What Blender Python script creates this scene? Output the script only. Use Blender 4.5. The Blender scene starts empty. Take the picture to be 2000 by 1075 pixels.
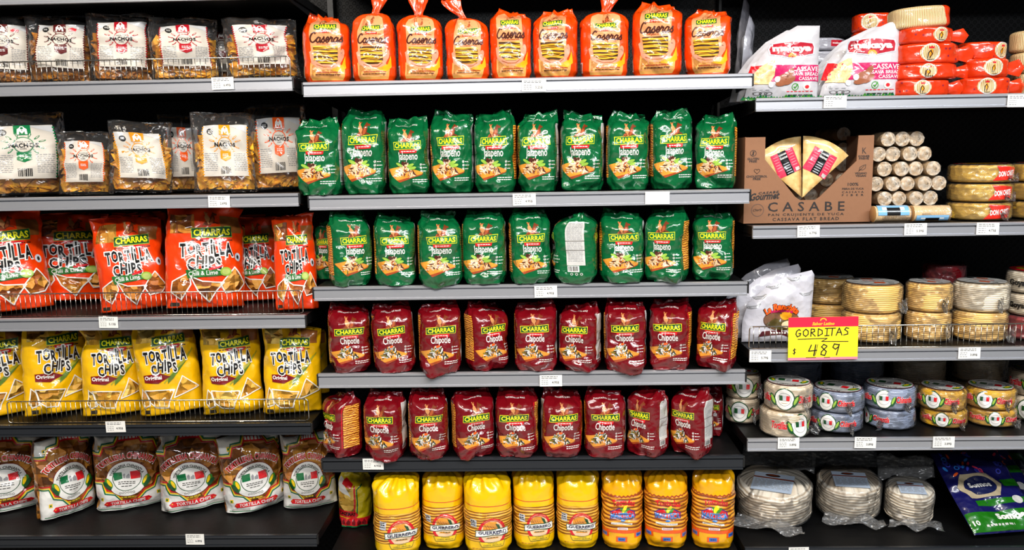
import bpy, math, random
import numpy as np
from mathutils.geometry import tessellate_polygon
from mathutils import Vector, Matrix
PI = math.pi
SC = bpy.context.scene
COL = SC.collection

# ------------------------------------------------------------------ camera, world, lights, exposure
F_PX, CAM, YAW, PITCH, ROLL = 1610.8, np.array([0.018, -2.3078, 1.4824]), -0.0284, 0.143, -0.0174
_fw = np.array([math.sin(YAW)*math.cos(PITCH), math.cos(YAW)*math.cos(PITCH), -math.sin(PITCH)])
_r = np.array([math.cos(YAW), -math.sin(YAW), 0.0])
_u = np.cross(_r, _fw)
_r2 = math.cos(ROLL)*_r + math.sin(ROLL)*_u
_u2 = -math.sin(ROLL)*_r + math.cos(ROLL)*_u
cam_data = bpy.data.cameras.new('camera'); cam_data.sensor_width = 36.0
cam_data.lens = F_PX/2000*36.0; cam_data.clip_start = 0.05
cam = bpy.data.objects.new('camera', cam_data); COL.objects.link(cam)
_m = Matrix(((_r2[0], _u2[0], -_fw[0], CAM[0]), (_r2[1], _u2[1], -_fw[1], CAM[1]), (_r2[2], _u2[2], -_fw[2], CAM[2]), (0, 0, 0, 1)))
cam.matrix_world = _m
SC.camera = cam
SC.view_settings.view_transform = 'Standard'; SC.view_settings.look = 'None'
SC.view_settings.exposure = -0.18; SC.view_settings.gamma = 1.0; SC.view_settings.use_curve_mapping = False

world = bpy.data.worlds.new('world'); SC.world = world; world.use_nodes = True
bg = world.node_tree.nodes['Background']; bg.inputs[0].default_value = (0.80, 0.88, 1.0, 1); bg.inputs[1].default_value = 0.10

def lamp(name, loc, target, sx, sy, power, color):
    L = bpy.data.lights.new(name, 'AREA'); L.shape = 'RECTANGLE'; L.size = sx; L.size_y = sy; L.energy = power; L.color = color
    o = bpy.data.objects.new(name, L); COL.objects.link(o); o.location = loc
    o.rotation_euler = (Vector(target)-Vector(loc)).to_track_quat('-Z', 'Y').to_euler()
    return o
# rows of ceiling tubes running along the aisle, and the warm track spots over the middle bays
lamp('ceiling_tube_lamp', (-1.1, -2.25, 3.05), (-1.0, 0, 1.1), 1.5, 0.12, 48, (1.0, 0.90, 0.78))
lamp('ceiling_tube_lamp', (0.5, -2.25, 3.05), (0.4, 0, 1.0), 1.5, 0.12, 62, (1.0, 0.94, 0.86))
lamp('ceiling_tube_lamp', (2.0, -2.25, 3.05), (1.2, 0, 0.9), 1.5, 0.12, 74, (0.86, 0.93, 1.0))
lamp('ceiling_tube_lamp', (0.2, -3.9, 3.05), (0.2, 0, 0.8), 4.0, 0.16, 90, (0.95, 0.97, 1.0))
for lx in (-0.55, -1.25, 0.75):
    lamp('track_spot_lamp', (lx, -1.2, 2.9), (lx, 0, 1.2), 0.14, 0.14, 6, (1.0, 0.85, 0.66))

def pix(px, py, Y=0.0):
    d = _fw + _r2*(px-1000)/F_PX + _u2*(537.5-py)/F_PX
    return CAM + d*(Y-CAM[1])/d[1]
def pixz(px, py, z):
    d = _fw + _r2*(px-1000)/F_PX + _u2*(537.5-py)/F_PX
    return CAM + d*(z-CAM[2])/d[2]

# ------------------------------------------------------------------ materials
def lin(c):
    r = []
    for x in c:
        x = x/255.0
        r.append(x/12.92 if x <= 0.04045 else ((x+0.055)/1.055)**2.4)
    return (r[0], r[1], r[2], 1.0)
MATS = {}
def _new(name):
    m = bpy.data.materials.new(name); m.use_nodes = True
    nt = m.node_tree; return m, nt, nt.nodes['Principled BSDF']
def _crinkle_group():
    g = bpy.data.node_groups.new('film_crinkle', 'ShaderNodeTree')
    g.interface.new_socket('Strength', in_out='INPUT', socket_type='NodeSocketFloat')
    g.interface.new_socket('Normal', in_out='OUTPUT', socket_type='NodeSocketVector')
    n = g.nodes; gi = n.new('NodeGroupInput'); go = n.new('NodeGroupOutput')
    tc = n.new('ShaderNodeTexCoord')
    a = n.new('ShaderNodeTexNoise'); a.noise_type = 'RIDGED_MULTIFRACTAL'; a.inputs['Scale'].default_value = 26; a.inputs['Detail'].default_value = 2.0
    v = n.new('ShaderNodeTexVoronoi'); v.feature = 'F1'; v.inputs['Scale'].default_value = 55
    ad = n.new('ShaderNodeMath'); ad.operation = 'MULTIPLY_ADD'; ad.inputs[1].default_value = 0.55
    b = n.new('ShaderNodeBump'); b.inputs['Distance'].default_value = 0.009
    g.links.new(tc.outputs['UV'], a.inputs['Vector']); g.links.new(tc.outputs['UV'], v.inputs['Vector'])
    g.links.new(v.outputs['Distance'], ad.inputs[0]); g.links.new(a.outputs[0], ad.inputs[2])
    g.links.new(ad.outputs[0], b.inputs['Height']); g.links.new(gi.outputs['Strength'], b.inputs['Strength'])
    g.links.new(b.outputs['Normal'], go.inputs['Normal'])
    return g
CRINKLE = _crinkle_group()
def film(name, rgb, rough=0.30, bump=0.30, coat=1.0, spec=0.4):
    if name in MATS: return MATS[name]
    m, nt, p = _new(name)
    p.inputs['Base Color'].default_value = lin(rgb); p.inputs['Roughness'].default_value = rough
    p.inputs['Coat Weight'].default_value = coat; p.inputs['Coat Roughness'].default_value = 0.055
    p.inputs['Specular IOR Level'].default_value = spec
    g = nt.nodes.new('ShaderNodeGroup'); g.node_tree = CRINKLE; g.inputs[0].default_value = bump
    nt.links.new(g.outputs[0], p.inputs['Normal']); nt.links.new(g.outputs[0], p.inputs['Coat Normal'])
    m.diffuse_color = lin(rgb)
    MATS[name] = m; return m
def plain(name, rgb, rough=0.6, metal=0.0, noise=0.0, nscale=30, spec=0.5):
    if name in MATS: return MATS[name]
    m, nt, p = _new(name)
    p.inputs['Base Color'].default_value = lin(rgb); p.inputs['Roughness'].default_value = rough; p.inputs['Metallic'].default_value = metal
    p.inputs['Specular IOR Level'].default_value = spec
    if noise:
        t = nt.nodes.new('ShaderNodeTexNoise'); t.inputs['Scale'].default_value = nscale; t.inputs['Detail'].default_value = 4
        tc = nt.nodes.new('ShaderNodeTexCoord'); nt.links.new(tc.outputs['Object'], t.inputs['Vector'])
        mx = nt.nodes.new('ShaderNodeMix'); mx.data_type = 'RGBA'
        c = lin(rgb); mx.inputs['A'].default_value = tuple(x*(1-noise) for x in c[:3])+(1,); mx.inputs['B'].default_value = tuple(min(1, x*(1+noise)) for x in c[:3])+(1,)
        nt.links.new(t.outputs[0], mx.inputs['Factor']); nt.links.new(mx.outputs['Result'], p.inputs['Base Color'])
        b = nt.nodes.new('ShaderNodeBump'); b.inputs['Strength'].default_value = 0.25; b.inputs['Distance'].default_value = 0.002
        nt.links.new(t.outputs[0], b.inputs['Height']); nt.links.new(b.outputs[0], p.inputs['Normal'])
    m.diffuse_color = lin(rgb)
    MATS[name] = m; return m
def clear_film(name='clear_plastic_film', tint=0.95, bump=0.55, gain=1.0, haze=0.03):
    if name in MATS: return MATS[name]
    m, nt, p = _new(name); nt.nodes.remove(p)
    out = [n for n in nt.nodes if n.type == 'OUTPUT_MATERIAL'][0]
    tr = nt.nodes.new('ShaderNodeBsdfTransparent'); tr.inputs[0].default_value = (tint, tint, tint, 1)
    gl = nt.nodes.new('ShaderNodeBsdfGlossy'); gl.inputs['Roughness'].default_value = 0.16
    fr = nt.nodes.new('ShaderNodeFresnel'); fr.inputs[0].default_value = 1.45
    g = nt.nodes.new('ShaderNodeGroup'); g.node_tree = CRINKLE; g.inputs[0].default_value = bump
    nt.links.new(g.outputs[0], gl.inputs['Normal']); nt.links.new(g.outputs[0], fr.inputs['Normal'])
    ml = nt.nodes.new('ShaderNodeMath'); ml.operation = 'MULTIPLY_ADD'; ml.inputs[1].default_value = gain*0.6; ml.inputs[2].default_value = 0.02; ml.use_clamp = True
    nt.links.new(fr.outputs[0], ml.inputs[0])
    df = nt.nodes.new('ShaderNodeBsdfDiffuse'); df.inputs[0].default_value = (.9, .9, .9, 1)
    m0 = nt.nodes.new('ShaderNodeMixShader'); m0.inputs[0].default_value = haze; nt.links.new(tr.outputs[0], m0.inputs[1]); nt.links.new(df.outputs[0], m0.inputs[2])
    mx = nt.nodes.new('ShaderNodeMixShader'); nt.links.new(ml.outputs[0], mx.inputs[0]); nt.links.new(m0.outputs[0], mx.inputs[1]); nt.links.new(gl.outputs[0], mx.inputs[2])
    nt.links.new(mx.outputs[0], out.inputs['Surface'])
    MATS[name] = m; return m
def banded(name, stops, scale, direction='Y', distort=3.0, rough=0.45, coat=0.5, bump=0.45, detail=2.0, dscale=0.35):
    """Edges of a stack of thin baked rounds: bands across the UV, in metres."""
    if name in MATS: return MATS[name]
    m, nt, p = _new(name)
    tc = nt.nodes.new('ShaderNodeTexCoord'); w = nt.nodes.new('ShaderNodeTexWave'); w.wave_type = 'BANDS'; w.bands_direction = direction
    w.inputs['Scale'].default_value = scale; w.inputs['Distortion'].default_value = distort; w.inputs['Detail'].default_value = detail; w.inputs['Detail Scale'].default_value = dscale
    nt.links.new(tc.outputs['UV'], w.inputs['Vector'])
    cr = nt.nodes.new('ShaderNodeValToRGB'); e = cr.color_ramp.elements
    e[0].position, e[0].color = stops[0][0], lin(stops[0][1]); e[1].position, e[1].color = stops[-1][0], lin(stops[-1][1])
    for pos, c in stops[1:-1]:
        x = e.new(pos); x.color = lin(c)
    nt.links.new(w.outputs['Fac'], cr.inputs[0]); nt.links.new(cr.outputs[0], p.inputs['Base Color'])
    b = nt.nodes.new('ShaderNodeBump'); b.inputs['Strength'].default_value = bump; b.inputs['Distance'].default_value = 0.004
    nt.links.new(w.outputs['Fac'], b.inputs['Height']); nt.links.new(b.outputs[0], p.inputs['Normal'])
    g = nt.nodes.new('ShaderNodeGroup'); g.node_tree = CRINKLE; g.inputs[0].default_value = 0.35
    p.inputs['Coat Weight'].default_value = coat; p.inputs['Coat Roughness'].default_value = 0.08; p.inputs['Roughness'].default_value = rough
    nt.links.new(g.outputs[0], p.inputs['Coat Normal'])
    m.diffuse_color = lin(stops[-1][1]); MATS[name] = m; return m
def speckle(name, c1, c2, scale, rough=0.5, coat=0.0):
    """Toasted, mottled bread and chip surfaces."""
    if name in MATS: return MATS[name]
    m, nt, p = _new(name)
    tc = nt.nodes.new('ShaderNodeTexCoord'); t = nt.nodes.new('ShaderNodeTexNoise'); t.inputs['Scale'].default_value = scale; t.inputs['Detail'].default_value = 5
    nt.links.new(tc.outputs['UV'], t.inputs['Vector'])
    cr = nt.nodes.new('ShaderNodeValToRGB'); e = cr.color_ramp.elements
    e[0].position, e[0].color = 0.36, lin(c1); e[1].position, e[1].color = 0.64, lin(c2)
    nt.links.new(t.outputs[0], cr.inputs[0]); nt.links.new(cr.outputs[0], p.inputs['Base Color'])
    b = nt.nodes.new('ShaderNodeBump'); b.inputs['Strength'].default_value = 0.4; b.inputs['Distance'].default_value = 0.002
    nt.links.new(t.outputs[0], b.inputs['Height']); nt.links.new(b.outputs[0], p.inputs['Normal'])
    p.inputs['Roughness'].default_value = rough; p.inputs['Coat Weight'].default_value = coat; p.inputs['Coat Roughness'].default_value = 0.1
    m.diffuse_color = lin(c2); MATS[name] = m; return m

INK = dict(white=(238, 236, 230), black=(16, 14, 14), cream=(240, 205, 165), yellow=(250, 205, 20), lemon=(240, 235, 30), red=(215, 25, 35), darkred=(120, 14, 24),
           green=(14, 112, 62), leaf=(60, 140, 40), lime=(150, 190, 70), darkgreen=(20, 75, 35), navy=(22, 28, 70), blue=(40, 120, 200), sky=(130, 190, 225), orange=(240, 90, 20),
           amber=(240, 150, 30), brown=(75, 32, 20), rust=(165, 70, 30), tan=(215, 165, 100), skin=(205, 145, 115), grey=(150, 150, 152), pale=(205, 203, 198),
           pink=(230, 60, 90), magenta=(190, 25, 90), olive=(120, 120, 40), silver=(196, 199, 206), toast=(226, 150, 50), char=(45, 40, 30), plum=(55, 25, 90), purple=(50, 40, 130))
def ink(k):
    return film('ink_'+k, INK[k])

# ------------------------------------------------------------------ mesh and object helpers
def mesh_from(name, V, polys, mats=(), midx=None, uv=None, smooth=True, normals=None):
    """polys: (F,k) int array or list of index lists."""
    me = bpy.data.meshes.new(name)
    V = np.asarray(V, dtype=np.float32)
    if isinstance(polys, np.ndarray):
        tot = np.full(len(polys), polys.shape[1], dtype=np.int32); loops = polys.reshape(-1).astype(np.int32)
    else:
        tot = np.array([len(p) for p in polys], dtype=np.int32)
        loops = np.fromiter((i for p in polys for i in p), dtype=np.int32, count=int(tot.sum()))
    start = np.zeros(len(tot), dtype=np.int32); start[1:] = np.cumsum(tot)[:-1]
    me.vertices.add(len(V)); me.vertices.foreach_set('co', V.reshape(-1))
    me.loops.add(len(loops)); me.loops.foreach_set('vertex_index', loops)
    me.polygons.add(len(tot)); me.polygons.foreach_set('loop_start', start)
    me.polygons.foreach_set('loop_total', tot)
    for m in mats: me.materials.append(m)
    if midx is not None: me.polygons.foreach_set('material_index', np.asarray(midx, dtype=np.int32))
    me.polygons.foreach_set('use_smooth', np.full(len(tot), smooth))
    if uv is not None:
        l = me.uv_layers.new(name='UVMap'); l.uv.foreach_set('vector', np.asarray(uv, dtype=np.float32)[loops].reshape(-1))
    me.update(calc_edges=True); me.validate()
    if normals is not None and len(me.vertices) == len(V):
        me.normals_split_custom_set_from_vertices([tuple(n) for n in normals.tolist()])
    return me
def link(name, me, parent=None):
    o = bpy.data.objects.new(name, me); COL.objects.link(o)
    if parent is not None: o.parent = parent
    return o
def tag(o, label, cat, group=None, kind=None):
    if label: o['label'] = label
    if cat: o['category'] = cat
    if group: o['group'] = group
    if kind: o['kind'] = kind
    return o
def empty(name, loc=(0, 0, 0), rot=(0, 0, 0)):
    o = bpy.data.objects.new(name, None); COL.objects.link(o); o.location = loc; o.rotation_euler = rot; o.empty_display_size = 0.02
    return o
class MB:
    """Collects boxes, extrusions and tubes into one mesh."""
    def __init__(s): s.V = []; s.F = []; s.M = []; s.n = 0; s.mats = []
    def add(s, V, F, mat):
        if mat not in s.mats: s.mats.append(mat)
        k = s.mats.index(mat)
        s.V.append(np.asarray(V, float)); s.F += [[i+s.n for i in f] for f in F]; s.M += [k]*len(F); s.n += len(V); return s
    def box(s, a, b, mat):
        x0, y0, z0 = a; x1, y1, z1 = b
        V = [(x0, y0, z0), (x1, y0, z0), (x1, y1, z0), (x0, y1, z0), (x0, y0, z1), (x1, y0, z1), (x1, y1, z1), (x0, y1, z1)]
        return s.add(V, [(0, 3, 2, 1), (4, 5, 6, 7), (0, 1, 5, 4), (1, 2, 6, 5), (2, 3, 7, 6), (3, 0, 4, 7)], mat)
    def profile_x(s, yz, x0, x1, mat):
        n = len(yz); V = [(x0, y, z) for y, z in yz]+[(x1, y, z) for y, z in yz]
        F = [(i, (i+1) % n, n+(i+1) % n, n+i) for i in range(n)]+[tuple(range(n))[::-1], tuple(range(n, 2*n))]
        return s.add(V, F, mat)
    def tube(s, pts, r, mat, n=8):
        pts = [Vector(p) for p in pts]; V = []; F = []
        for i, p in enumerate(pts):
            d = (pts[min(i+1, len(pts)-1)]-pts[max(i-1, 0)]).normalized()
            a = d.orthogonal().normalized() if i == 0 else (a - d*a.dot(d)).normalized()
            b = d.cross(a)
            V += [tuple(p+a*r*math.cos(2*PI*k/n)+b*r*math.sin(2*PI*k/n)) for k in range(n)]
        for i in range(len(pts)-1):
            F += [(i*n+k, i*n+(k+1) % n, (i+1)*n+(k+1) % n, (i+1)*n+k) for k in range(n)]
        F += [tuple(range(n))[::-1], tuple(range((len(pts)-1)*n, len(pts)*n))]
        return s.add(V, F, mat)
    def build(s, name, parent=None, smooth=False, bevel=0.0):
        me = mesh_from(name, np.concatenate(s.V), s.F, s.mats, s.M, smooth=smooth)
        o = link(name, me, parent)
        if bevel:
            b = o.modifiers.new('edge', 'BEVEL'); b.width = bevel; b.segments = 2; b.limit_method = 'ANGLE'
        return o

# ------------------------------------------------------------------ printed designs (flat artwork cut to a grid, then laid on a surface)
_TXT = {}
def text_shape(body, bold=0.0, shear=0.0, spacing=1.0):
    key = (body, bold, shear, spacing)
    if key in _TXT: return _TXT[key]
    cu = bpy.data.curves.new('t', 'FONT'); cu.body = body; cu.offset = bold; cu.shear = shear; cu.space_character = spacing
    cu.resolution_u = 2; cu.fill_mode = 'BOTH'; cu.size = 1.0
    ob = bpy.data.objects.new('t', cu); me = bpy.data.meshes.new_from_object(ob)
    V = np.array([v.co[:2] for v in me.vertices]).reshape(-1, 2); F = [list(p.vertices) for p in me.polygons]
    bpy.data.objects.remove(ob); bpy.data.curves.remove(cu); bpy.data.meshes.remove(me)
    if len(V): V = V - V.min(0)
    _TXT[key] = (V, F); return V, F
def _split(poly, ax, c):
    lo, hi = [], []
    n = len(poly)
    for i in range(n):
        a, b = poly[i], poly[(i+1) % n]; da, db = a[ax]-c, b[ax]-c
        if da <= 0: lo.append(a)
        if da >= 0: hi.append(a)
        if da*db < 0:
            t = da/(da-db); q = (a[0]+(b[0]-a[0])*t, a[1]+(b[1]-a[1])*t); lo.append(q); hi.append(q)
    return lo, hi
def cut(poly, ds, dt, s0, t0):
    out = [poly]
    for ax, d, o in ((0, ds, s0), (1, dt, t0)):
        nxt = []
        for p in out:
            a = min(q[ax] for q in p); b = max(q[ax] for q in p)
            i = math.floor((a-o)/d+1e-6)+1; rest = p
            while o+i*d < b-1e-7 and len(rest) >= 3:
                lo, rest = _split(rest, ax, o+i*d)
                if len(lo) >= 3: nxt.append(lo)
                i += 1
            if len(rest) >= 3: nxt.append(rest)
        out = nxt
    return out
class Design:
    def __init__(s, Hd=1.8, dw=0.9, n=3.0, ns=64, nt=46, Hx=None, cellsize=None):
        s.Hd, s.dw, s.n, s.ns = Hd, dw, n, ns; s.Hx = Hx or Hd
        s.dt = Hd/nt; s.nt = int(round(s.Hx/s.dt)); s.parts = {}; s.done = False
        if cellsize:            # a flat sheet rather than a bag
            s.ds = s.dt = cellsize; s.s0 = s.t0 = 0.0
        else:
            th = np.linspace(-PI, PI, 2881); c, q = np.sin(th), -np.cos(th)       # th = 0 is the front (-y)
            x = np.sign(c)*np.abs(c)**(2/n)*0.5; y = np.sign(q)*np.abs(q)**(2/n)*0.5*dw
            L = np.concatenate([[0], np.cumsum(np.hypot(np.diff(x), np.diff(y)))]); s.P = L[-1]
            k = np.linspace(0, s.P, ns+1); s.ux = np.interp(k, L, x)*2; s.uy = np.interp(k, L, y)*2/dw
            s.ds = s.P/ns; s.s0 = -s.P/2; s.t0 = 0.0
    def poly(s, part, pts, mat, layer=1):
        pts = [(float(a), float(b)) for a, b in pts]
        for t in tessellate_polygon([[Vector((a, b, 0)) for a, b in pts]]): s.convex(part, [pts[i] for i in t], mat, layer)
        return s
    def convex(s, part, pts, mat, layer=1):
        pts = [(float(a), float(b)) for a, b in pts]; n = len(pts)
        ar = sum(pts[i][0]*pts[(i+1) % n][1]-pts[(i+1) % n][0]*pts[i][1] for i in range(n))
        if abs(ar) < 1e-10: return s
        s.parts.setdefault(part, []).append((mat, pts if ar > 0 else pts[::-1], layer)); return s
    def rect(s, part, cx, cy, w, h, mat, layer=1, rot=0.0):
        c, q = math.cos(rot), math.sin(rot)
        return s.convex(part, [(cx+a*w/2*c-b*h/2*q, cy+a*w/2*q+b*h/2*c) for a, b in ((-1, -1), (1, -1), (1, 1), (-1, 1))], mat, layer)
    def ell(s, part, cx, cy, rx, ry, mat, layer=1, n=20, rot=0.0):
        c, q = math.cos(rot), math.sin(rot)
        return s.convex(part, [(cx+rx*math.cos(2*PI*k/n)*c-ry*math.sin(2*PI*k/n)*q, cy+rx*math.cos(2*PI*k/n)*q+ry*math.sin(2*PI*k/n)*c) for k in range(n)], mat, layer)
    def ring(s, part, cx, cy, r0, r1, mat, layer=1, n=28, a0=0.0, a1=2*PI, sy=1.0):
        for k in range(n):
            p, q = a0+(a1-a0)*k/n, a0+(a1-a0)*(k+1)/n
            s.convex(part, [(cx+r0*math.cos(p), cy+r0*math.sin(p)*sy), (cx+r1*math.cos(p), cy+r1*math.sin(p)*sy), (cx+r1*math.cos(q), cy+r1*math.sin(q)*sy), (cx+r0*math.cos(q), cy+r0*math.sin(q)*sy)], mat, layer)
        return s
    def stroke(s, part, pts, wd, mat, layer=1, closed=False):
        if closed: pts = list(pts)+[pts[0]]
        for (a, b), (c, d) in zip(pts[:-1], pts[1:]):
            L = math.hypot(c-a, d-b)
            if L < 1e-9: continue
            nx, ny = -(d-b)/L*wd/2, (c-a)/L*wd/2; ex, ey = (c-a)/L*wd*0.3, (d-b)/L*wd*0.3
            s.convex(part, [(a-ex+nx, b-ey+ny), (a-ex-nx, b-ey-ny), (c+ex-nx, d+ey-ny), (c+ex+nx, d+ey+ny)], mat, layer)
        return s
    def text(s, part, body, cx, cy, mat, width=None, height=None, layer=2, bold=0.012, shear=0.0, spacing=1.0, rot=0.0, warp=None, slope=0.0):
        V, F = text_shape(body, bold, shear, spacing)
        if not len(V): return s
        w, h = V.max(0); sx = width/w if width else height/h; sy = height/h if height else sx
        X = (V-np.array([w/2, h/2]))*np.array([sx, sy])
        if warp: X = np.array([warp(a, b) for a, b in X])
        if slope: X[:, 1] += X[:, 0]*slope
        c, q = math.cos(rot), math.sin(rot); X = X@np.array([[c, q], [-q, c]])+np.array([cx, cy])
        for f in F: s.poly(part, [tuple(X[i]) for i in f], mat, layer) if len(f) > 3 else s.convex(part, [tuple(X[i]) for i in f], mat, layer)
        return s
    def lines(s, part, x0, x1, ys, hh, mat, layer=2, seed=1, gap=0.02, wl=(0.03, 0.09)):
        """Print too small to read in the photograph: word-long strokes."""
        r = random.Random(seed)
        for y in ys:
            x = x0
            while x < x1:
                w = min(r.uniform(*wl), x1-x); s.rect(part, x+w/2, y, w, hh, mat, layer); x += w+gap
        return s
    def barcode(s, part, cx, cy, w, h, layer=2, seed=3, mat=None):
        r = random.Random(seed); x = cx-w/2
        while x < cx+w/2:
            b = r.uniform(0.03, 0.09)*w; s.rect(part, x+b/2, cy, b, h, mat or ink('black'), layer); x += b+r.uniform(0.03, 0.08)*w
        return s
    def finish(s):
        if s.done: return s
        s.done = True; s.cooked = {}
        for part, els in s.parts.items():
            V, L, F, M, mats = [], [], [], [], []
            for mat, pts, layer in els:
                if mat not in mats: mats.append(mat)
                k = mats.index(mat)
                for p in cut(pts, s.ds, s.dt, s.s0, s.t0):
                    F.append(list(range(len(V), len(V)+len(p)))); V += p; L += [layer]*len(p); M.append(k)
            s.cooked[part] = (np.array(V), np.array(L, float), F, M, mats)
        return s

def lay(design, mapper, scale, parent, uvo=(0, 0), lift=0.00035, skip=(), labels=None, tilt=0.0, flip=False):
    """One child mesh for each printed part of a design, following the surface given by mapper."""
    design.finish(); made = {}
    for part, (V, L, F, M, mats) in design.cooked.items():
        if part in skip: continue
        P, N = mapper(V)
        F2 = [f[::-1] for f in F] if flip else F
        me = mesh_from(part, P+N*(L*lift)[:, None], F2, mats, M, uv=V*scale+np.array(uvo), normals=N)
        par = parent
        nm = part.split('#')[0]
        if '>' in part:
            pn, nm = part.split('>'); par = made.get(pn, parent)
        o = link(nm, me, par); made[part] = o
        if nm.startswith('confetti'): o['kind'] = 'stuff'
        if labels and nm in labels: o['label'] = labels[nm]
    return made

# ------------------------------------------------------------------ bag bodies
def tri(x): return 4*np.abs(x-np.floor(x+0.5))-1
def crinkle(s, v, rng, n=9, f0=1.2, f1=9.0):
    h = np.zeros_like(s); ws = s+0.06*np.sin(v*5.1+rng.uniform(0, 6))+0.03*np.sin(v*13+s*7+rng.uniform(0, 6)); wv = v+0.06*np.sin(s*4.3+rng.uniform(0, 6))
    for _ in range(n):
        a = rng.uniform(0, PI); f = math.exp(rng.uniform(math.log(f0), math.log(f1)))
        w = tri((ws*math.cos(a)+wv*math.sin(a))*f*0.5+rng.uniform(0, 1))
        g = np.exp(-((s-rng.uniform(-0.8, 0.8))**2+(v-rng.uniform(0, 1.8))**2)/rng.uniform(0.2, 0.8))
        h += w*g/f**0.62
    return h
def smooth(x, a, b):
    t = np.clip((x-a)/(b-a), 0, 1); return t*t*(3-2*t)
def bag_grid(D, w, d, h, rng, style='fold', crease=1.0, ridges=None, pleats=9, top=None, cx_shift=0.0, rolls=None, back=None, swap=False, wob=0.0):
    nt, ns = D.nt, D.ns; v = (np.arange(nt+1)*D.dt)[:, None]; s = (D.s0+np.arange(ns+1)*D.ds)[None, :]
    q = v/D.Hd; S = np.broadcast_to(s, (nt+1, ns+1)); VV = np.broadcast_to(v, (nt+1, ns+1)); ux, uy = D.ux[None, :], D.uy[None, :]
    zz = v/D.Hd*h; ox = np.zeros_like(v); oy = np.zeros_like(v); zadd = np.zeros((nt+1, ns+1))
    if style == 'fold':
        tw = rng.uniform(0.74, 0.92) if top is None else top
        A = (0.88+0.12*smooth(q, 0, 0.10))*(1-(1-tw)*smooth(q, 0.78+rng.uniform(-.04, .05), 1.0))
        B = (0.80+0.20*smooth(q, 0, 0.12))*(1-0.88*smooth(q, 0.73, 1.0))
        oy = (0.14 if back is None else back)*d*smooth(q, 0.66, 1.0); ox = cx_shift*w*smooth(q, 0.75, 1.0)
        a = rng.uniform(-1, 1); zadd = (0.05*a*ux+0.030*tri(S*rng.uniform(1.2, 2.2)+rng.uniform(0, 1))+0.018*tri(S*4.3+rng.uniform(0, 1)))*h*smooth(q, 0.80, 1.0)
        mask = 0.55+1.0*smooth(q, 0.70, 0.92)+0.9*(1-smooth(q, 0.0, 0.20))
    elif style in ('twist', 'gather'):
        nk = 1.0; t0 = 0.70 if style == 'twist' else 0.80
        x = np.clip((q-t0)/(nk-t0), 0, 1); dome = np.sqrt(np.clip(1-x**2.2, 0, 1))
        A = (0.90+0.10*smooth(q, 0, 0.10))*(0.16+0.84*dome); B = (0.84+0.16*smooth(q, 0, 0.10))*(0.16+0.84*dome)
        tail = smooth(q, 1.0, D.Hx/D.Hd) if D.Hx > D.Hd else 0*q
        A = A+tail*0.26; B = B-tail*0.06; ox = cx_shift*w*smooth(q, 0.86, D.Hx/D.Hd); oy = 0.10*d*smooth(q, 0.70, 1.0)
        mask = 0.35+0.7*smooth(q, 0.70, 0.9)+0.6*(1-smooth(q, 0.0, 0.18))
        pl = 0.10*np.sin(S/D.P*2*PI*pleats+3*np.sin(S*2.0+rng.uniform(0, 6)))+0.05*tri(S*3.1+rng.uniform(0, 1))
        k = 1+pl*smooth(q, t0-0.02, 0.97)*1.6
        A = A*k; B = B*k
        zadd = 0.025*h*tri(S*1.7+rng.uniform(0, 1))*smooth(q, 1.0, 1.15)
    elif style == 'pillow':
        pn = rolls or 0.55
        B = np.clip(1-np.abs(2*np.clip(q, 0, 1)-(0.86))**2.4/1.14**2.4, 0, 1)**pn*0.97+0.02
        A = 1-0.035*np.sin(PI*np.clip(q, 0, 1))**0.8
        a = rng.uniform(-1, 1); zadd = (0.03*a*ux+0.02*tri(S*0.9+rng.uniform(0, 1)))*h*smooth(q, 0.7, 1.0)
        oy = 0.04*d*np.sin(q*7+rng.uniform(0, 6)); mask = 0.55+0.6*smooth(q, 0.72, 0.95)+0.6*(1-smooth(q, 0.02, 0.2))
    else:                       # pack: a low stack with rounded rims
        e = 0.10
        A = 1-0.10*(1-smooth(q, 0, e))-0.10*smooth(q, 1-e, 1); B = A; mask = 0.5+0*q
    amp = 0.048*crease*w
    k = crinkle(S, VV, rng, n=26)*mask*amp*np.exp(-(np.clip(np.abs(S)-D.P*0.42, 0, 9)/(D.P*0.03))**2)
    k = np.where(k > 0, k*(1-0.9*smooth(np.abs(ux), 0.72, 0.95)), k)
    if ridges is not None:
        v0, v1, am, fr = ridges[:4]; wob = ridges[4] if len(ridges) > 4 else wob
        m = smooth(v, v0, v0+0.08)*(1-smooth(v, v1-0.08, v1))
        ph = VV*fr+0.35*np.sin(S*3+VV*3.0+rng.uniform(0, 6))+0.2*np.sin(S*7.7+VV*9+rng.uniform(0, 6))
        if wob: ph = ph+wob*(0.5*np.sin(S*5.3+VV*17+rng.uniform(0, 6))+0.4*np.sin(S*11+VV*29+rng.uniform(0, 6))+0.5*np.sin(S*2.1-VV*9+rng.uniform(0, 6)))
        k = k+m*am*w*(np.abs(np.sin(PI*ph))-0.5)+m*0.35*am*w*np.sin(VV*fr*1.3+rng.uniform(0, 6))
    X = A*ux*w/2+ox; Y = B*uy*d/2+oy
    if swap: A, B, ox, oy = B, A, oy*0, ox*0
    if style == 'fold': zadd = zadd-zadd[-1].max()*smooth(q, 0.80, 1.0)
    L = np.hypot(ux/w, uy/d)+1e-9; nx, ny = ux/w/L, uy/d/L
    X = X+nx*k; Y = Y+ny*k; Z = np.broadcast_to(zz, X.shape)+zadd
    return np.stack([X, Y, Z], -1)
def grid_normals(P):
    a = np.gradient(P, axis=1); b = np.gradient(P, axis=0)
    a[:, 0] = a[:, -1] = (P[:, 1]-P[:, -2])/2
    n = np.cross(a, b); l = np.linalg.norm(n, axis=-1, keepdims=True); return n/np.maximum(l, 1e-12)
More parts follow.
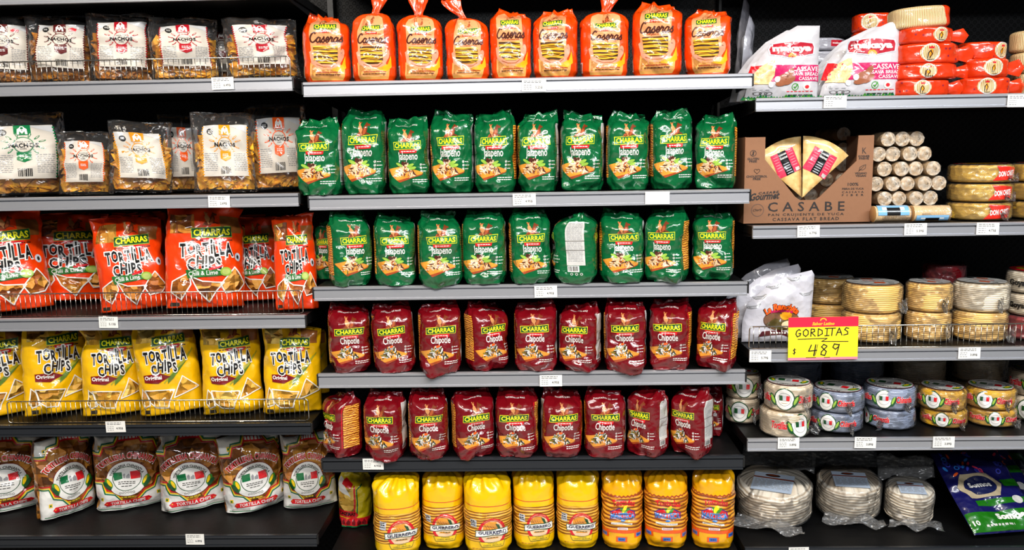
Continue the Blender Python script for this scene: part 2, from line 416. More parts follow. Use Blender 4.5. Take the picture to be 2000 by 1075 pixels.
def grid_mapper(D, P, N, shear=0.0, dv=0.0, dsft=0.0):
    def f(V):
        s = V[:, 0]+dsft+(V[:, 1]-D.Hd*0.5)*shear
        x = ((s-D.s0)/D.ds) % D.ns; y = np.clip((V[:, 1]+dv)/D.dt, 0, D.nt-1e-6)
        i = np.minimum(np.floor(x+1e-9).astype(int), D.ns-1); j = np.floor(y+1e-9).astype(int); fx = (x-i)[:, None]; fy = (y-j)[:, None]
        def bl(G): return G[j, i]*(1-fx)*(1-fy)+G[j, i+1]*fx*(1-fy)+G[j+1, i]*(1-fx)*fy+G[j+1, i+1]*fx*fy
        n = bl(N); return bl(P), n/np.maximum(np.linalg.norm(n, axis=1, keepdims=True), 1e-9)
    return f
def grid_mesh(name, D, P, mat, scale, uvo, cap_bottom=True, cap_top=True, inner=None):
    nt, ns = D.nt, D.ns; V = P[:, :ns].reshape(-1, 3)
    j, i = np.meshgrid(np.arange(nt), np.arange(ns), indexing='ij'); i2 = (i+1) % ns
    F = np.stack([j*ns+i, j*ns+i2, (j+1)*ns+i2, (j+1)*ns+i], -1).reshape(-1, 4).tolist()
    uv = np.stack([np.broadcast_to((D.s0+np.arange(ns)*D.ds)[None, :], (nt+1, ns)), np.broadcast_to((np.arange(nt+1)*D.dt)[:, None], (nt+1, ns))], -1).reshape(-1, 2)*scale+np.array(uvo)
    V = list(map(tuple, V.tolist())); uv = uv.tolist()
    if cap_bottom:
        c = P[0, :ns].mean(0); r0 = 0
        if inner is not None: r0 = len(V); V += list(map(tuple, inner.tolist())); uv += uv[:ns]; F += [[(i+1) % ns, i, r0+i, r0+(i+1) % ns] for i in range(ns)]; c = inner.mean(0)
        c[2] = (P[0, :ns, 2].min() if inner is None else 0)+0.002; k = len(V); V.append(tuple(c)); uv.append(uvo); F += [[r0+(i+1) % ns, r0+i, k] for i in range(ns)]
    if cap_top:
        c = P[-1, :ns].mean(0); k = len(V); V.append(tuple(c)); uv.append((uvo[0], uvo[1]+D.Hx*scale)); F += [[nt*ns+i, nt*ns+(i+1) % ns, k] for i in range(ns)]
    return mesh_from(name, np.array(V), F, [mat], uv=np.array(uv))
SEED = [100]
def nrng():
    SEED[0] += 1; return np.random.RandomState(SEED[0])
def droop_fn(P, D, w, d, R, ty, amt, rng):
    """The front foot of a bag that hangs over the shelf's nose. R: rotation about z; ty: world Y of the bag's centre."""
    X, Y, Z = P[..., 0], P[..., 1], P[..., 2]
    wyc = (D.ux*w*0.45*math.sin(R)+D.uy*d*0.42*math.cos(R)+ty)[None, :]; wx = (D.ux*w*0.5*math.cos(R)-D.uy*d*0.42*math.sin(R))[None, :]
    k = np.clip((-0.0205-wyc)/0.012, 0, 1); v = np.clip(1-np.clip(Z, 0, 9)/0.05, 0, 1)
    V = np.clip(1-np.abs(wx-rng.uniform(-0.025, 0.025))/0.062, 0, 1)
    P = P.copy(); P[..., 2] = Z-amt*k*v*(0.25+0.75*V)
    wy = X[0]*math.sin(R)+Y[0]*math.cos(R)+ty
    f = np.where(k[0] > 0, np.clip((-0.0185-wy), 0, 1), 0); inner = P[0].copy()         # the underside comes back to the nose before it rests on the deck
    inner[:, 0] += f*math.sin(R); inner[:, 1] += f*math.cos(R); inner[:, 2] = 0.0012
    P[..., 0] -= np.where((k > 0), np.clip(wy+0.0185, 0, 1)*math.sin(R), 0)*v; P[..., 1] -= np.where((k > 0), np.clip(wy+0.0185, 0, 1)*math.cos(R), 0)*v
    return P, inner[:-1]

def make_bag(name, D, mat, loc, w, d, h, rotz=0.0, roll=0.0, lean=0.0, style='fold', body_name='film_body', crease=1.0, droop=0.0, skip=(), tilt=None,
             lift=0.00035, flip=False, labels=None, **kw):
    rng = nrng(); uvo = tuple(rng.uniform(0, 5, 2))
    P = bag_grid(D, w, d, h, rng, style=style, crease=crease, **kw)
    inner = None
    if droop: P, inner = droop_fn(P, D, w, d, rotz, loc[1], droop, rng)
    N = grid_normals(P)
    root = empty(name, loc, (lean, roll, rotz)); root.rotation_mode = 'XYZ'
    link(body_name, grid_mesh(body_name, D, P, mat, w, uvo, inner=inner), root)
    sh = rng.uniform(-0.05, 0.05) if tilt is None else tilt
    lay(D, grid_mapper(D, P, N, shear=sh), w, root, uvo, lift=lift, skip=skip, labels=labels)
    return root, P, N, rng

# ------------------------------------------------------------------ the shelving
M_BLACK = plain('black_powder_coat', (17, 17, 18), 0.45, noise=0.25, nscale=60)
M_DECK = plain('black_shelf_deck', (10, 10, 11), 0.5, noise=0.3, nscale=40, spec=0.25)
def _rail_mat(name, rgb, rough):
    m, nt, p = _new(name); p.inputs['Base Color'].default_value = lin(rgb); p.inputs['Metallic'].default_value = 0.62; p.inputs['Roughness'].default_value = rough
    tc = nt.nodes.new('ShaderNodeTexCoord'); mp = nt.nodes.new('ShaderNodeMapping'); mp.inputs['Scale'].default_value = (3, 400, 400)
    t = nt.nodes.new('ShaderNodeTexNoise'); t.inputs['Scale'].default_value = 3; t.inputs['Detail'].default_value = 3
    nt.links.new(tc.outputs['Object'], mp.inputs[0]); nt.links.new(mp.outputs[0], t.inputs['Vector'])
    mr = nt.nodes.new('ShaderNodeMapRange'); mr.inputs[3].default_value = rough-0.04; mr.inputs[4].default_value = rough+0.08
    nt.links.new(t.outputs[0], mr.inputs[0]); nt.links.new(mr.outputs[0], p.inputs['Roughness'])
    b = nt.nodes.new('ShaderNodeBump'); b.inputs['Strength'].default_value = 0.03; b.inputs['Distance'].default_value = 0.001
    nt.links.new(t.outputs[0], b.inputs['Height']); nt.links.new(b.outputs[0], p.inputs['Normal'])
    MATS[name] = m; return m
M_RAIL = _rail_mat('brushed_aluminium', (186, 187, 192), 0.30)
M_RAILD = plain('dark_price_rail', (52, 55, 60), 0.25, metal=0.5)
M_WIRE = plain('chromed_wire', (200, 196, 186), 0.25, metal=1.0)
def _perf():
    m, nt, p = _new('perforated_black_steel')
    tc = nt.nodes.new('ShaderNodeTexCoord'); mp = nt.nodes.new('ShaderNodeMapping'); mp.inputs['Scale'].default_value = (62, 62, 62); mp.inputs['Rotation'].default_value = (0, PI/4, 0)
    fr = nt.nodes.new('ShaderNodeVectorMath'); fr.operation = 'FRACTION'; sb = nt.nodes.new('ShaderNodeVectorMath'); sb.operation = 'SUBTRACT'; sb.inputs[1].default_value = (0.5, 0.5, 0.5)
    mu = nt.nodes.new('ShaderNodeVectorMath'); mu.operation = 'MULTIPLY'; mu.inputs[1].default_value = (1, 0, 1)
    ln = nt.nodes.new('ShaderNodeVectorMath'); ln.operation = 'LENGTH'
    nt.links.new(tc.outputs['Object'], mp.inputs[0]); nt.links.new(mp.outputs[0], fr.inputs[0]); nt.links.new(fr.outputs[0], sb.inputs[0]); nt.links.new(sb.outputs[0], mu.inputs[0]); nt.links.new(mu.outputs[0], ln.inputs[0])
    cr = nt.nodes.new('ShaderNodeMapRange'); cr.inputs[1].default_value = 0.30; cr.inputs[2].default_value = 0.36
    nt.links.new(ln.outputs['Value'], cr.inputs[0])
    mx = nt.nodes.new('ShaderNodeMix'); mx.data_type = 'RGBA'; mx.inputs['A'].default_value = lin((3, 3, 3)); mx.inputs['B'].default_value = lin((17, 17, 18))
    nt.links.new(cr.outputs[0], mx.inputs['Factor']); nt.links.new(mx.outputs['Result'], p.inputs['Base Color']); p.inputs['Roughness'].default_value = 0.5; p.inputs['Specular IOR Level'].default_value = 0.2
    b = nt.nodes.new('ShaderNodeBump'); b.inputs['Strength'].default_value = 0.8; b.inputs['Distance'].default_value = 0.003
    nt.links.new(cr.outputs[0], b.inputs['Height']); nt.links.new(b.outputs[0], p.inputs['Normal'])
    return m
DEPTH = 0.46
o = MB().box((-2.3, DEPTH, 0.0), (2.3, DEPTH+0.02, 2.35), _perf()).build('wall_back'); tag(o, 'black perforated steel back panel behind all the shelves', 'wall', kind='structure')
M_FLOOR = plain('pale_floor_tile', (172, 168, 160), 0.3, noise=0.08, nscale=6)
o = MB().box((-4, -4.5, -0.02), (4, 1.0, 0.0), M_FLOOR).build('floor'); tag(o, 'pale tiled shop floor in front of the shelving', 'floor', kind='structure')

ZL = [1.7080, 1.3913, 1.0447, 0.7250, 0.3796]
ZC = [1.6933, 1.3825, 1.1251, 0.8719, 0.6170, 0.3120]
ZR = [1.6271, 1.2806, 0.9289, 0.6665, 0.3337]
XL0, XL1, XC0, XC1, XR0, XR1 = -1.86, -0.640, -0.610, 0.610, 0.622, 1.84
def shelf(x0, x1, ztop, h, mat, label, caps=True, depth=DEPTH, brackets=True):
    """ztop: top of the price rail; the deck lies 3 mm lower."""
    r = empty('shelf', ((x0+x1)/2, 0, ztop)); hw = (x1-x0)/2
    tag(r, label, 'shelf', 'shelves of the gondola')
    dz = -0.003
    MB().box((-hw, -0.004, dz-0.024), (hw, depth-0.004, dz), M_DECK).build('deck', r, bevel=0.001)
    b = MB()
    b.profile_x([(-0.004, 0), (-0.013, 0), (-0.0165, -0.002), (-0.0165, -0.0075), (-0.0085, -0.0085), (-0.0085, -0.0115), (-0.0130, -0.0120), (-0.0138, -h+0.0070), (-0.0125, -h+0.0055), (-0.0165, -h+0.004), (-0.0165, -h), (-0.0045, -h)], -hw, hw, mat)
    b.build('price_rail', r)
    if caps:
        for sx in (-1, 1):
            MB().box((min(sx*hw, sx*(hw+0.005)), -0.0155, -h+0.006), (max(sx*hw, sx*(hw+0.005)), -0.004, -0.001), M_BLACK).build('end_cap', r, bevel=0.001)
    for sx in ((-1, 1) if brackets else ()):
        x = sx*(hw-0.006)
        b = MB(); V = [(x-0.0015, 0.0, dz-0.026), (x-0.0015, depth-0.005, dz-0.026), (x-0.0015, depth-0.005, dz-0.055), (x-0.0015, 0.05, dz-0.034)]
        V = V+[(x+0.0015, y, z) for _, y, z in V]
        b.add(V, [(0, 1, 2, 3), (7, 6, 5, 4), (0, 4, 5, 1), (1, 5, 6, 2), (2, 6, 7, 3), (3, 7, 4, 0)], M_BLACK); b.build('bracket', r)
    return r
wl = ['top', 'nacho bags behind a wire fence', 'nacho bags in clear film without a fence', 'orange chili tortilla chip bags', 'yellow tortilla chip bags', 'red, white and green tortilla chip bags']
shelf(XL0, XL1, pix(300, 3)[2]+0.034, 0.036, M_RAIL, 'black shelf cut by the upper edge of the photo above the fenced nachos')
for z, n, m in zip(ZL, wl[1:], (M_RAIL, M_RAIL, M_RAIL, M_RAILD, M_RAILD)):
    shelf(XL0, XL1, z, 0.037 if m is M_RAIL else 0.034, m, 'black shelf with metal price rail carrying '+n)
shelf(XC0, XC1, 2.10, 0.040, M_RAIL, 'black shelf over the orange tostada bags, above the photo edge')
shelf(XR0, XR1, 2.06, 0.036, M_RAIL, 'black shelf over the white cassava triangles, above the photo edge', caps=False)
wc = ['orange tostada bags', 'the upper row of green bags', 'the lower row of green bags', 'the upper row of dark red bags', 'the lower row of dark red bags', 'tall yellow tostada bags']
for i, (z, n) in enumerate(zip(ZC, wc)):
    shelf(XC0, XC1, z, (0.040, 0.040, 0.040, 0.042, 0.041, 0.04)[i], M_RAIL if i < 4 else M_RAILD, 'black shelf with metal price rail carrying '+n)
wr = ['white cassava triangles and orange packs', 'the cardboard display box and cracker rolls', 'gorditas behind a wire fence', 'round tortilla packs in two layers', 'large soft flatbread bags']
for i, (z, n) in enumerate(zip(ZR, wr)):
    shelf(XR0, XR1, z, 0.036, M_RAIL if i < 4 else M_RAILD, 'black shelf with metal price rail carrying '+n, caps=False)
for x, n in ((-0.6275, 'chip shelves and the tostada shelves'), (0.6155, 'tostada shelves and the flatbread shelves')):
    hw = 0.010 if x < 0 else 0.0045
    b = MB().box((x-hw, DEPTH-0.045, 0.0), (x+hw, DEPTH-0.001, 2.3), M_BLACK)
    tag(b.build('upright_post', bevel=0.001), 'black slotted upright post between the '+n, 'post', 'shelf uprights')
b = MB(); b.box((XL0, 0.03, 0.001), (XR1, 0.05, 0.18), M_BLACK)
tag(b.build('kick_plate'), 'black kick plate under the lowest shelves', 'panel')
a0, a1 = pix(594, -6, 0.30), pix(622, 34, 0.30)
dx, dz = a1[0]-a0[0], a1[2]-a0[2]
b = MB(); b.tube([(a0[0]-dx*1.2, 0.30, a0[2]-dz*1.2), (a1[0], 0.30, a1[2])], 0.007, plain('steel_arm', (120, 116, 104), .35, metal=.9))
tag(b.build('support_arm', smooth=True), 'thin steel arm slanting down in the corner above the first orange bag', 'bracket')

# ------------------------------------------------------------------ price tags and fences
M_TAG = plain('tag_paper', (236, 234, 228), 0.55)
def flat_mapper(o, ex, ey):
    o, ex, ey = (np.array(q, float) for q in (o, ex, ey)); n = np.cross(ex, ey); n /= np.linalg.norm(n)
    return lambda V: (o+V[:, :1]*ex+V[:, 1:2]*ey, np.repeat(n[None], len(V), 0))
PRICES = {}
def price_tag(px, py, w_px, label, price='4.95$', h=0.033, tilt=0.0):
    p = pix(px, py, -0.018); w = w_px/690.0
    r = empty('price_tag', (p[0], -0.0178, p[2]), (0, tilt, 0)); tag(r, label, 'price tag', 'paper price tags in the shelf rails')
    MB().box((-w/2, -0.0012, -h/2), (w/2, 0.0, h/2), M_TAG).build('paper', r)
    pr = r.children[0]; D = Design(cellsize=0.02); k = plain('tag_ink', (70, 70, 72))
    D.lines('print', -w*.42, w*.3, (h*.36, h*.22), 0.0016, k, 1, int(px), gap=0.002, wl=(0.004, 0.010))
    D.lines('print', -w*.42, -w*.1, (h*.02, -h*.14, -h*.30), 0.0012, k, 1, int(px)+1, gap=0.002, wl=(0.003, 0.007))
    if price: D.text('print', price, w*.20, -h*.16, k, height=0.0075, layer=1, bold=0.02)
    lay(D, flat_mapper((0, -0.0013, 0), (1, 0, 0), (0, 0, 1)), 1.0, pr, lift=0.0002)
    return r

# ------------------------------------------------------------------ tostada bags of the middle bay
def emblem(D, cx, cy, k):
    """Rearing horse with a rider, as on the bag's badge."""
    T = lambda pts: [(cx+a*k, cy+b*k) for a, b in pts]
    hb, hl, rd = film('ink_horsedark', (116, 50, 24)), film('ink_horse', (172, 84, 44)), film('ink_rider', (206, 142, 88))
    D.poly('emblem', T([(-.55, -.45), (-.35, -.15), (-.05, 0), (.12, .25), (.22, .48), (.30, .62), (.38, .52), (.62, .42), (.58, .30), (.40, .30), (.42, .05), (.36, -.18), (.62, -.30), (.72, -.44), (.40, -.32), (.15, -.36), (.0, -.5)]), hb, 1)
    D.poly('emblem', T([(-.05, -.40), (.05, -.05), (.2, .2), (.3, .12), (.3, -.15), (.18, -.34)]), hl, 2)
    D.poly('emblem', T([(-.62, -.5), (-.45, -.22), (-.22, -.2), (-.12, -.5)]), hl, 1)
    D.poly('emblem', T([(-.34, -.12), (-.42, .18), (-.34, .34), (-.44, .62), (-.36, .64), (-.24, .38), (-.12, .30), (.02, .02), (-.10, -.24), (-.04, -.42), (-.14, -.42), (-.22, -.2)]), rd, 3)
    D.ell('emblem', cx-.26*k, cy+.46*k, .085*k, .10*k, rd, 3, 12); D.ell('emblem', cx-.27*k, cy+.53*k, .19*k, .035*k, hl, 4, 12, 0.25)
def brand_banner(D, cx, cy, w, fill, part='logo', ribbon=True, edge='lemon', letters='lemon', slope=0.06):
    h = w*0.27
    q = lambda g: [(cx-w/2-g, cy-h*.5-g), (cx+w/2+g*.6, cy-h*.42-g), (cx+w/2+g, cy+h*.56+g), (cx, cy+h*.44+g), (cx-w/2-g, cy+h*.38+g)]
    D.poly(part, q(w*.02), ink(edge), 1); D.poly(part, q(0), ink(fill), 2)
    D.text(part, 'CHARRAS', cx, cy, ink(letters), width=w*.92, height=h*.68, layer=3, bold=0.03, slope=0.02)
    if ribbon:
        D.poly(part, [(cx-w*.30, cy-h*.62), (cx+w*.34, cy-h*.58), (cx+w*.31, cy-h*1.0), (cx, cy-h*1.06), (cx-w*.27, cy-h*1.02)], ink('red'), 1)
        D.lines(part, cx-w*.22, cx+w*.26, (cy-h*.80,), h*.10, ink('white'), 2, 7, gap=w*.02, wl=(w*.06, w*.12))
def tostada_design(kind, variant='A', full=False):
    D = Design(Hd=1.80, dw=0.92, n=3.2, ns=84, nt=58); P = D.P
    base = {'jalapeno': 'green', 'chipotle': 'darkred'}[kind]
    win, nut = (-P/4, P/4) if variant == 'A' else (P/4, -P/4)
    for c in ((0.0, P/2) if full else (0.0,)):
        if c == 0.0:
            emblem(D, c+.02, 1.30, 0.26)
            D.text('header_text', 'TOSTADAS DE MAIZ', c, 1.585, ink('white'), width=0.52, layer=1, bold=0.02, spacing=1.15, warp=lambda a, b: (a, b-a*a*0.12))
        brand_banner(D, c, 1.10, 0.64, 'darkgreen' if kind == 'chipotle' else 'green')
        if c == 0.0:
            D.text('flavour_text', 'Jalapeno' if kind == 'jalapeno' else 'Chipotle', c+.0, 0.83, ink('white'), width=0.46, height=0.235, layer=2, bold=0.012)
            r = random.Random(5); pl = ink('toast')
            D.poly('food_picture', [(-.52, .56), (-.12, .64), (.34, .48), (.30, .44), (-.20, .28), (-.27, .30)], pl, 1)
            D.poly('food_picture', [(-.52, .56), (-.27, .30), (.34, .45), (.30, .42), (-.22, .255), (-.50, .52)], ink('rust'), 2)
            cols = ([ink('cream'), ink('cream'), ink('brown'), film('ink_shred', (214, 176, 128)), ink('rust'), ink('cream')] if kind == 'jalapeno' else [ink('char'), ink('pale'), ink('char'), ink('white'), ink('amber'), ink('olive')])
            for k in range(110):
                t = r.random(); y = .43+.27*t; hw = .27*(1-.75*t); x = -.08+r.uniform(-hw, hw)
                D.ell('food_picture', x, y-.03*(1-t), r.uniform(.03, .065), r.uniform(.008, .018), r.choice(cols), 3+k % 4, 8, r.uniform(0, 3))
            if kind == 'jalapeno':
                for x, y, a in ((-.22, .66, -.5), (.06, .64, .4), (.1, .58, .2)): D.ell('food_picture', x, y, .09, .035, ink('lime'), 8, 10, a)
                for k in range(10): D.ell('food_picture', -.08+r.uniform(-.07, .07), .70+r.uniform(-.03, .03), .03, .018, ink('brown'), 9, 8, r.uniform(0, 3))
            else:
                D.ell('food_picture', -.06, .70, .05, .03, ink('orange'), 9, 10, .3)
            for k, y in enumerate((.66, .585, .51)):
                D.ring('check_list', .30, y, .018, .026, ink('white'), 1, 10); D.stroke('check_list', [(.29, y), (.30, y-.01), (.318, y+.018)], .008, ink('white'), 2)
                D.lines('check_list', .345, .345+(.10, .13, .09)[k], (y,), .015, ink('white'), 1, 9+k, gap=.01, wl=(.03, .06))
            D.lines('net_weight_text', .10, .46, (.315,), .018, ink('white'), 1, 3, gap=.012, wl=(.03, .08)); D.lines('net_weight_text', .10, .44, (.268,), .018, ink('white'), 1, 4, gap=.012, wl=(.03, .08))
    # the printed side panel and the clear window down the other side
    D.rect('nutrition_panel', nut, 0.96, .38, 1.04, ink('pale'), 1)
    for y in (.80, 1.02): D.rect('nutrition_panel', nut, y, .38, .014, ink('char'), 2)
    D.lines('nutrition_panel', nut-.16, nut+.15, [1.44-.032*k for k in range(29) if abs(1.44-.032*k-.80) > .02 and abs(1.44-.032*k-1.02) > .02], .012, ink('grey'), 2, 11, gap=.012, wl=(.03, .10))
    D.rect('nutrition_panel', nut-.06, .36, .24, .14, ink('white'), 1); D.barcode('nutrition_panel', nut-.06, .365, .20, .11)
    for k in range(3): D.ring('nutrition_panel', nut-.1+.1*k, .24, .018, .03, ink('pale'), 1, 10)
    D.rect('side_window', win, 0.86, .50, 1.16, banded('tostada_edges', [(0.0, (110, 44, 6)), (0.28, (206, 108, 18)), (0.6, (242, 154, 34)), (1.0, (252, 190, 74))], 50, 'Y', 7.0, dscale=1.2), 1)
    D.rect('side_window', win-.29, 0.86, .02, 1.16, ink('red' if kind == 'chipotle' else 'darkgreen'), 1)
    return D, film('film_'+kind, {'jalapeno': (6, 92, 48), 'chipotle': (112, 7, 18)}[kind], rough=0.24, bump=0.55)
_TD = {}
def tdesign(kind, variant, full=False):
    k = (kind, variant, full)
    if k not in _TD: _TD[k] = tostada_design(kind, variant, full)
    return _TD[k]
CURSIVE = {     # one-stroke handwriting, x from 0 to advance
    'C': ([(.62, .88), (.55, 1.0), (.40, .98), (.22, .72), (.14, .40), (.22, .10), (.42, 0), (.62, .12), (.72, .25)], .70),
    'a': ([(.48, .44), (.30, .52), (.12, .34), (.10, .12), (.24, 0), (.42, .14), (.50, .48), (.46, .12), (.56, 0), (.70, .16)], .62),
    's': ([(.0, .16), (.20, .40), (.28, .56), (.30, .36), (.38, .16), (.28, 0), (.10, .04)], .44),
    'e': ([(.0, .16), (.30, .28), (.38, .44), (.26, .54), (.12, .36), (.12, .12), (.26, 0), (.44, .12)], .42),
    'r': ([(.0, .16), (.16, .44), (.18, .58), (.24, .46), (.38, .46), (.34, .16), (.42, 0), (.54, .14)], .48)}
def cursive(D, part, word, cx, cy, w, h, wd, mat, layer=3):
    x = 0; P = []
    for ch in word:
        pts, adv = CURSIVE[ch]; P.append([(x+a+b*.18, b) for a, b in pts]); x += adv
    k = w/x
    for pts in P:
        q = []
        for i in range(len(pts)-1):                               # smooth through the points
            p0, p1, p2, p3 = pts[max(i-1, 0)], pts[i], pts[i+1], pts[min(i+2, len(pts)-1)]
            for t in (0, .25, .5, .75):
                q.append(tuple(0.5*(2*p1[m]+(p2[m]-p0[m])*t+(2*p0[m]-5*p1[m]+4*p2[m]-p3[m])*t*t+(3*p1[m]-p0[m]-3*p2[m]+p3[m])*t**3) for m in (0, 1)))
        q.append(pts[-1])
        D.stroke(part, [(cx-w/2+a*k, cy+(b-.35)*h) for a, b in q], wd, mat, layer)
def caseras_design(Hx):
    D = Design(Hd=1.50, dw=0.80, n=2.8, ns=80, nt=48, Hx=Hx)
    D.poly('pale_panel', [(-.32, .10), (.30, .10), (.30, 1.36), (.22, 1.42), (-.24, 1.42), (-.32, 1.36)], film('ink_peach', (224, 152, 100)), 1)
    D.poly('pale_panel', [(-.34, .04), (.36, .04), (.40, .30), (.20, .42), (-.1, .30), (-.34, .40)], film('ink_straw', (226, 164, 84)), 1)
    D.poly('pale_panel', [(.05, .26), (.34, .36), (.42, .55), (.44, .30), (.30, .20)], film('ink_gold', (246, 170, 20)), 2)
    D.lines('claims_text', -.2, .3, (.20,), .022, ink('rust'), 3, 2, gap=.01, wl=(.04, .1)); D.lines('claims_text', -.22, .28, (.155,), .016, ink('brown'), 3, 3, gap=.01, wl=(.03, .09))
    D.text('claims_text', 'FRESCURA', .04, .275, film('ink_straw2', (225, 150, 60)), width=.40, height=.055, layer=3)
    emblem(D, 0, 1.29, .20); brand_banner(D, 0, 1.13, .44, 'darkgreen', edge='lime')
    D.lines('flavour_text', -.22, .24, (1.005,), .016, ink('rust'), 2, 4, gap=.012, wl=(.05, .12))
    cursive(D, 'flavour_text', 'Caseras', .0, .885, .68, .19, .030, ink('brown'), 3)
    D.lines('flavour_text', -.2, .22, (.785,), .016, ink('rust'), 2, 5, gap=.012, wl=(.05, .12))
    D.poly('hands_picture', [(-.36, .62), (-.30, .66), (-.24, .45), (-.1, .36), (.12, .36), (.24, .46), (.26, .60), (.36, .66), (.38, .52), (.26, .33), (.08, .25), (-.14, .26), (-.30, .38)], ink('skin'), 3)
    D.ell('hands_picture', .34, .60, .05, .09, ink('skin'), 3, 10); D.stroke('hands_picture', [(-.2, .36), (-.06, .31), (.12, .31), (.22, .38)], .012, ink('rust'), 4)
    st = banded('tortilla_edges', [(0.0, (40, 20, 8)), (0.40, (120, 70, 15)), (0.60, (205, 135, 15)), (1.0, (250, 190, 40))], 30, 'Y', 6.0, bump=1.0)
    D.poly('window', [(-.27, .74), (.23, .74), (.24, .44), (.14, .37), (-.1, .37), (-.25, .46)], ink('char'), 4); D.poly('window', [(-.27, .74), (.23, .74), (.24, .44), (.14, .37), (-.1, .37), (-.25, .46)], st, 5)
    r = random.Random(2)
    for k in range(6):
        y = .42+.052*k; a = r.uniform(-.03, .03); b = r.uniform(.0, .035)
        D.stroke('window', [(-.25, y+a), (-.12, y+b), (.02, y+b*.6), (.12, y-.01), (.22, y-a)], .013, film('ink_yolk', (226, 158, 34)), 6)
    D.rect('barcode_patch', -.62, .22, .18, .24, ink('pale'), 1); D.barcode('barcode_patch', -.62, .22, .13, .18)
    return D, film('film_orange', (226, 66, 6), rough=0.26, bump=0.26)
def place_bag(x0, x1, ptop, zdeck, yf, D, mat, name, label, group, turn=0.0, style='fold', droop=0.0, crease=1.3, wk=0.97, base=None, cap=None, cat='tostada bag', pymid=None, **kw):
    py = pymid or (ptop+120); xc = (x0+x1)/2
    a = pix(x0, py, yf+.03); b = pix(x1, py, yf+.03); W = (b[0]-a[0])*wk; X = (a[0]+b[0])/2
    view = math.atan2(X-CAM[0], yf+.05-CAM[1])
    t = math.radians(turn); w = W
    if abs(turn) > 45: w = W
    al = view+t; qq = D.n/(D.n-1); w = w/((abs(math.cos(al))**qq+abs(D.dw*math.sin(al))**qq)**(1/qq)); d = w*D.dw
    Y = yf+d/2
    T = pix(xc, ptop, Y)[2]; h = T-zdeck
    if cap: h = min(h, cap-zdeck)
    r, P, N, rng = make_bag(name, D, mat, (X, Y, zdeck+.0012), w, d, h, rotz=-view-t, style=style, droop=droop, crease=crease, **kw)
    tag(r, label, cat, group); return r
ORD = ['first', 'second', 'third', 'fourth', 'fifth', 'sixth', 'seventh', 'eighth', 'ninth', 'tenth']
DK = [z+0.0004 for z in ZC]
D_CAS, M_CAS = caseras_design(1.95); D_CAF, _ = caseras_design(1.50)
cas = [(589, 685, 24, 0, -.05, 'rounded shoulders, at the fenced nacho end of its row'), (686, 775, 27, 0, .12, 'a bent tail and creased script, second from the fenced nachos'),
       (775, 867, 30, 0, -.02, 'an upright fan tail, third from the fenced nachos'), (869, 958, 36, 0, -.22, 'a short tail bent towards the nachos, fourth in the row'),
       (956, 1040, 14, 2, .02, 'a flat crumpled head, in the middle of the row'), (1040, 1131, 17, 0, .04, 'script sloping upward, just beside the shelf price tag'),
       (1132, 1230, 24, 0, .10, 'a twisted knot tail and bright star-shaped glare on its window'), (1234, 1337, 0, 0, 0, 'a full head reaching the photo top, tallest of its row'),
       (1336, 1432, 14, 0, .06, 'a white glare band under the script, beside the grey-white upright bags')]
for i, (x0, x1, top, tn, cs, lb) in enumerate(cas):
    st = 'twist' if i in (1, 2, 3, 6) else 'fold'
    kw = dict(pleats=7, cx_shift=cs*1.6) if st == 'twist' else dict(top=.66, cx_shift=cs, back=.2)
    place_bag(x0, x1, top, DK[0], .012, D_CAS if st == 'twist' else D_CAF, M_CAS, 'tostada_bag', 'orange tostada bag with '+lb, 'orange tostada bags', turn=(3, 9, -2, 0, 2, 8, -6, 3, 2)[i], style=st, crease=.8, wk=.962, **kw)
g = [(578, 666, 228, 15, 'A', 'overhanging the rail end beside the nachos'), (667, 755, 208, 10, 'A', 'with a tall folded head, second from the nachos'), (756, 840, 226, 5, 'A', 'with a low head, third from the nachos'),
     (840, 926, 213, 8, 'A', 'with a sloping head, fourth from the nachos'), (926, 1010, 214, 8, 'B', 'with a side chip window, fifth from the nachos'), (1010, 1094, 214, 5, 'A', 'directly above the white rail tag, sixth from the nachos'),
     (1094, 1183, 213, 6, 'A', 'with a smooth square head, seventh from the nachos'), (1184, 1270, 214, -3, 'A', 'with strong white glare, eighth from the nachos'), (1270, 1354, 211, -12, 'A', 'with off-centre badge, second from the cardboard box'),
     (1357, 1444, 220, 5, 'B', 'nearest the cardboard display box')]
for i, (x0, x1, top, tn, va, lb) in enumerate(g):
    D, m = tdesign('jalapeno', va)
    place_bag(x0, x1, top, DK[1], -.024 if i == 0 else .004, D, m, 'tostada_bag', 'green tostada bag '+lb+', upper green row', 'green tostada bags', turn=tn, wk=.967, droop=.012 if i == 0 else 0, cx_shift=(.0, .04, .0, .05, -.04, .05, 0, .05, .05, .03)[i])
g = [(636, 727, 410, -14, 'A', 'with its yellow side window towards the orange chips'), (728, 813, 412, 0, 'A', 'second from the orange chips'), (813, 904, 410, -3, 'A', 'hanging lowest over the rail'), (902, 990, 406, 3, 'A', 'with clear crisp print, fourth from the orange chips'),
     (993, 1077, 405, -7, 'A', 'just before the back-turned bag'), (1079, 1170, 402, 90, 'A', 'turned to show its nutrition panel and barcode'), (1171, 1261, 405, -5, 'A', 'just after the back-turned bag'), (1259, 1350, 402, 16, 'B', 'with its bright yellow side window facing the flatbread bay'),
     (1352, 1439, 403, 3, 'B', 'at the flatbread end of the row')]
for i, (x0, x1, top, tn, va, lb) in enumerate(g):
    D, m = tdesign('jalapeno', va, abs(tn) > 45)
    place_bag(x0, x1, top, DK[2], (-.026, -.022, -.036, -.026, -.028, -.024, -.026, -.026, .0)[i], D, m, 'tostada_bag', 'green tostada bag '+lb+', lower green row', 'green tostada bags', turn=tn, wk=.967, droop=(.014, .01, .02, .012, .014, .016, .012, .012, 0)[i], cap=ZC[1]-.045, top=.8, swap=abs(tn) > 45)
D, m = tdesign('jalapeno', 'A')
